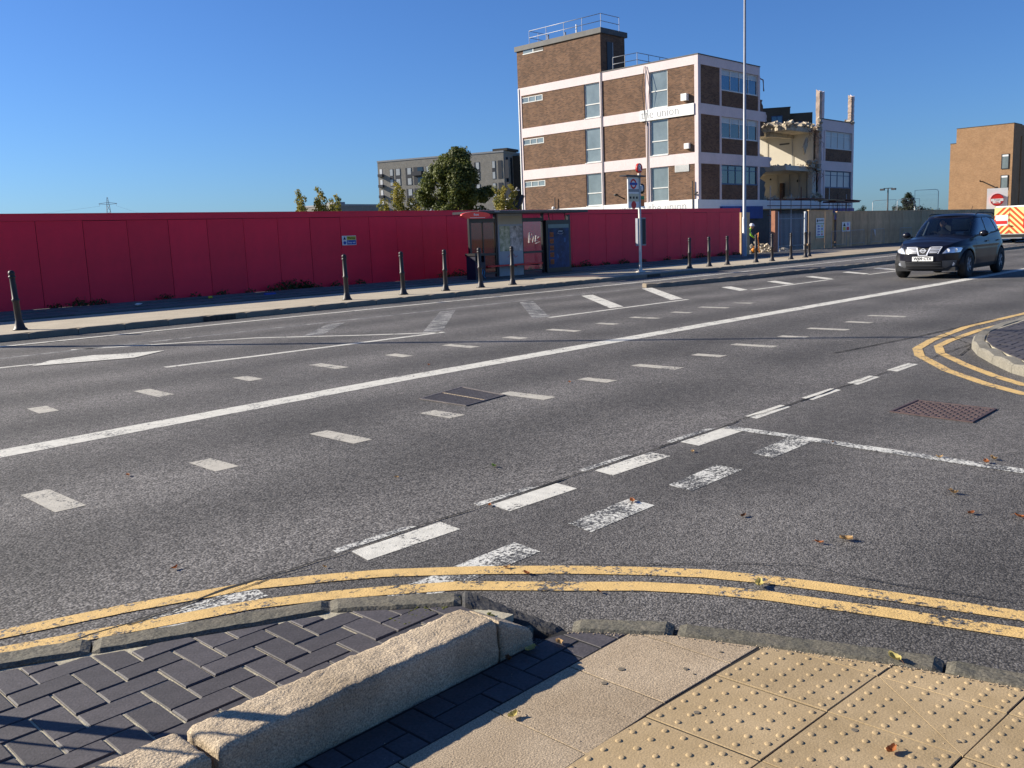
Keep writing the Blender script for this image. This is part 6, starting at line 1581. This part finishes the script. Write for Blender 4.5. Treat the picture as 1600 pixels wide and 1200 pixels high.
for y in (-.24, -.48):
    mb = MB().ico((.30, y, 1.04), .042, 1, (1, .6, .8), 0, True)
    for k in range(4): mb.tube([(.31, y-.03+.02*k, 1.05), (.345, y-.03+.02*k, 1.06), (.345, y-.03+.02*k, 1.03)], .009, 5)
    mb.tube([(.30, y+.03, 1.05), (.32, y+.045, 1.03)], .010, 5); mb.build('hand', M['skin'], dv)
# ------------------------------------------------------------------ utility covers in the road
def cover(name, label, corners, mt, rows, style):
    c = [G(*p) for p in corners]; cx = sum(p[0] for p in c)/4; cy = sum(p[1] for p in c)/4
    t = thing(name, label, 'cover', (cx, cy, 0)); q = [(p[0]-cx, p[1]-cy) for p in c]
    def L(u, v): 
        a, b, c_, d = q; return ((a[0]*(1-u)+b[0]*u)*(1-v)+(d[0]*(1-u)+c_[0]*u)*v, (a[1]*(1-u)+b[1]*u)*(1-v)+(d[1]*(1-u)+c_[1]*u)*v)
    def quad(n_, u0, v0, u1, v1, z, m_): 
        P_ = [L(u0, v0), L(u1, v0), L(u1, v1), L(u0, v1)]
        return MB().prism(P_, .001, z, .0008).build(n_, m_, t)
    quad('plate', 0, 0, 1, 1, .004, M['side'])
    for (a, b, c2, d) in ((0, 0, 1, .03), (0, .97, 1, 1), (0, .03, .025, .97), (.975, .03, 1, .97)): quad('frame', a, b, c2, d, .010, mt)
    return t, quad, L
crust = mat('cast_iron', (.15, .13, .12), .6, .3, var=.3, vs=14, bump=.001, bs=80)
t, quad, L = cover('drain_cover', 'ribbed iron utility cover set in the carriageway beside the solid white line', [(655, 624), (722, 605), (790, 618), (728, 635)], crust, 12, 0)
for k in range(16):
    quad('rib', .045, .055+k*.057, .49, .075+k*.057, .0075, crust); quad('rib', .51, .055+k*.057, .955, .075+k*.057, .0075, crust)
quad('seam', .492, .03, .508, .97, .009, M['granite'])
t, quad, L = cover('manhole_cover', 'studded reddish iron manhole cover in the side road near the yellow lines', [(1390, 644), (1432, 626), (1558, 640), (1520, 661)], mat('cast_iron_red', (.10, .065, .06), .6, .3, var=.3, vs=14, bump=.001, bs=80), 12, 1)
ci = bpy.data.materials['cast_iron_red']; 
for i in range(11):
    for j in range(15):
        u, v = .05+.082*i, .055+.061*j
        if (i+j) % 2 == 0: quad('stud', u, v, u+.062, v+.040, .0085, ci)
        else: quad('stud', u+.015, v-.004, u+.045, v+.050, .0085, ci)
# ------------------------------------------------------------------ fallen leaves
lm = [leafmat('fallen_leaf_rust', (.30, .09, .03), (.42, .16, .05)), leafmat('fallen_leaf_tan', (.42, .25, .10), (.52, .34, .15)), leafmat('fallen_leaf_yellow', (.45, .36, .10), (.55, .48, .18)), leafmat('fallen_leaf_brown', (.10, .045, .02), (.18, .08, .03)), leafmat('fallen_leaf_green', (.15, .25, .04), (.25, .34, .10))]
def leaf(px, py, z, L_, kind, label, seed):
    x, y = G(px, py, z); rnd = random.Random(seed); mb = MB(); n_ = 8; vs = []; w_ = L_*rnd.uniform(.28, .42); cu = rnd.uniform(.10, .28)*L_
    for i in range(n_+1):
        t = i/n_; hw = w_*sin(pi*min(1, t*.93+.04))**.8*(1 if i % 2 else .82); xx = (t-.5)*L_; zz = cu*(2*t-1)**2
        for k, s in enumerate((-1, -.4, 0, .4, 1)): vs.append((xx, s*hw+rnd.uniform(-.04, .04)*L_*.5, zz+abs(s)**1.5*w_*.55+.0015+rnd.uniform(0, .0015)))
    fs = [(i*5+k, (i+1)*5+k, (i+1)*5+k+1, i*5+k+1) for i in range(n_) for k in range(4)]
    mb.add(vs, fs, True)
    t = thing('fallen_leaf', label, 'leaf', (x, y, z+.004), rnd.uniform(0, 6.28), 'fallen autumn leaves')
    mb.build('blade', lm[kind], t); MB().tube([(-.5*L_, 0, cu+.002), (-.62*L_, .01*L_, cu*1.3), (-.85*L_, .05*L_, .004)], .0011, 4).build('stalk', lm[3], t)
LV = [(273, 890, 0, .045, 0, 'rust leaf on the carriageway above the double yellow lines at the far left'), (200, 744, 0, .05, 0, 'reddish flattened leaf left of the second crossing mark'), (620, 747, 0, .035, 1, 'small tan leaf on the open carriageway left of centre'),
 (772, 730, 0, .06, 4, 'pale green leaf lying alone in the middle of the carriageway'), (765, 791, 0, .04, 0, 'rust leaf at the end of a give way mark on the joint crack'), (823, 898, 0, .045, 0, 'rust leaf between the two yellow lines near the broken kerb'),
 (792, 889, 0, .04, 1, 'tan leaf on the outer yellow line near the broken kerb'), (988, 785, 0, .065, 0, 'rust red leaf lying on a worn white block'), (1082, 707, 0, .045, 1, 'tan leaf below the topmost give way marks'), (1186, 916, .004, .085, 2, 'large pale curled leaf across the inner yellow line'),
 (1161, 808, 0, .05, 3, 'dark brown curled leaf in the middle of the side road'), (1280, 850, 0, .05, 0, 'small rust leaf left of the larger tan leaf in the side road'), (1322, 845, 0, .075, 1, 'larger tan leaf in the side road above the yellow lines'),
 (1490, 772, 0, .065, 1, 'curled tan leaf below the worn side road line'), (1517, 804, 0, .05, 0, 'rust leaf low in the side road at the right'), (1553, 719, 0, .07, 1, 'pale leaf just above the worn side road line at the right'), (1541, 724, 0, .06, 0, 'rust leaf touching the worn side road line at the right'),
 (1595, 810, 0, .07, 0, 'rust leaf at the right edge of the photo'), (1301, 692, 0, .03, 3, 'tiny dark leaf above the worn side road line'), (1468, 716, 0, .05, 1, 'tan leaf on the worn side road line'), (1392, 1177, .03, .055, 0, 'rust leaf on the tactile slabs at the bottom'),
 (801, 1122, .03, .05, 2, 'yellow leaf standing on the joint of the plain slabs'), (874, 1007, .03, .045, 1, 'tan leaf on the dark pavers by the end granite block'), (829, 1018, .03, .06, 2, 'yellow leaf in the shadow beside the end granite block'), (795, 1033, .03, .045, 3, 'brown leaf in the shadow at the foot of the long granite block'),
 (1398, 1032, .035, .07, 2, 'pale twig-like leaf against the flush kerb of the tactile slabs'), (936, 927, 0, .035, 3, 'dark small leaf below the inner yellow line'), (508, 888, 0, .03, 1, 'tan leaf near the crack and yellow line left of the broken kerb'),
 (670, 571, 0, .05, 0, 'faint red leaf right of the solid white line'), (890, 598, 0, .05, 0, 'red leaf beside the ribbed utility cover')]
for k, (a, b, z, L_, kd, lb_) in enumerate(LV): leaf(a, b, z, L_*.82, kd, lb_, k+40)
# ------------------------------------------------------------------ guard rail beyond the left edge (casts the shadow at bottom left)
gr = thing('guard_rail', 'grey pedestrian guard rail just outside the left edge, casting the bar shadows', 'railing', (.50, 3.55, ZR), pi+.12)
MB().tube([(0, 0, 0), (0, 0, 1.02)], .026, 10).build('post', M['galv'], gr); MB().tube([(2.0, 0, 0), (2.0, 0, 1.02)], .026, 10).build('post', M['galv'], gr)
MB().tube([(0, 0, 1.0), (2.0, 0, 1.0)], .02, 8).build('top_rail', M['galv'], gr)
MB().tube([(0, 0, .16), (2.0, 0, .16)], .014, 8).build('bottom_rail', M['galv'], gr); MB().tube([(0, 0, .84), (2.0, 0, .84)], .012, 8).build('middle_rail', M['galv'], gr)
for k in range(1, 18): MB().tube([(k*.111, 0, .16), (k*.111, 0, .84)], .007, 6).build('bar', M['galv'], gr)

for o in (car, dv): o.scale = (1.03, 1.04, 1.075)
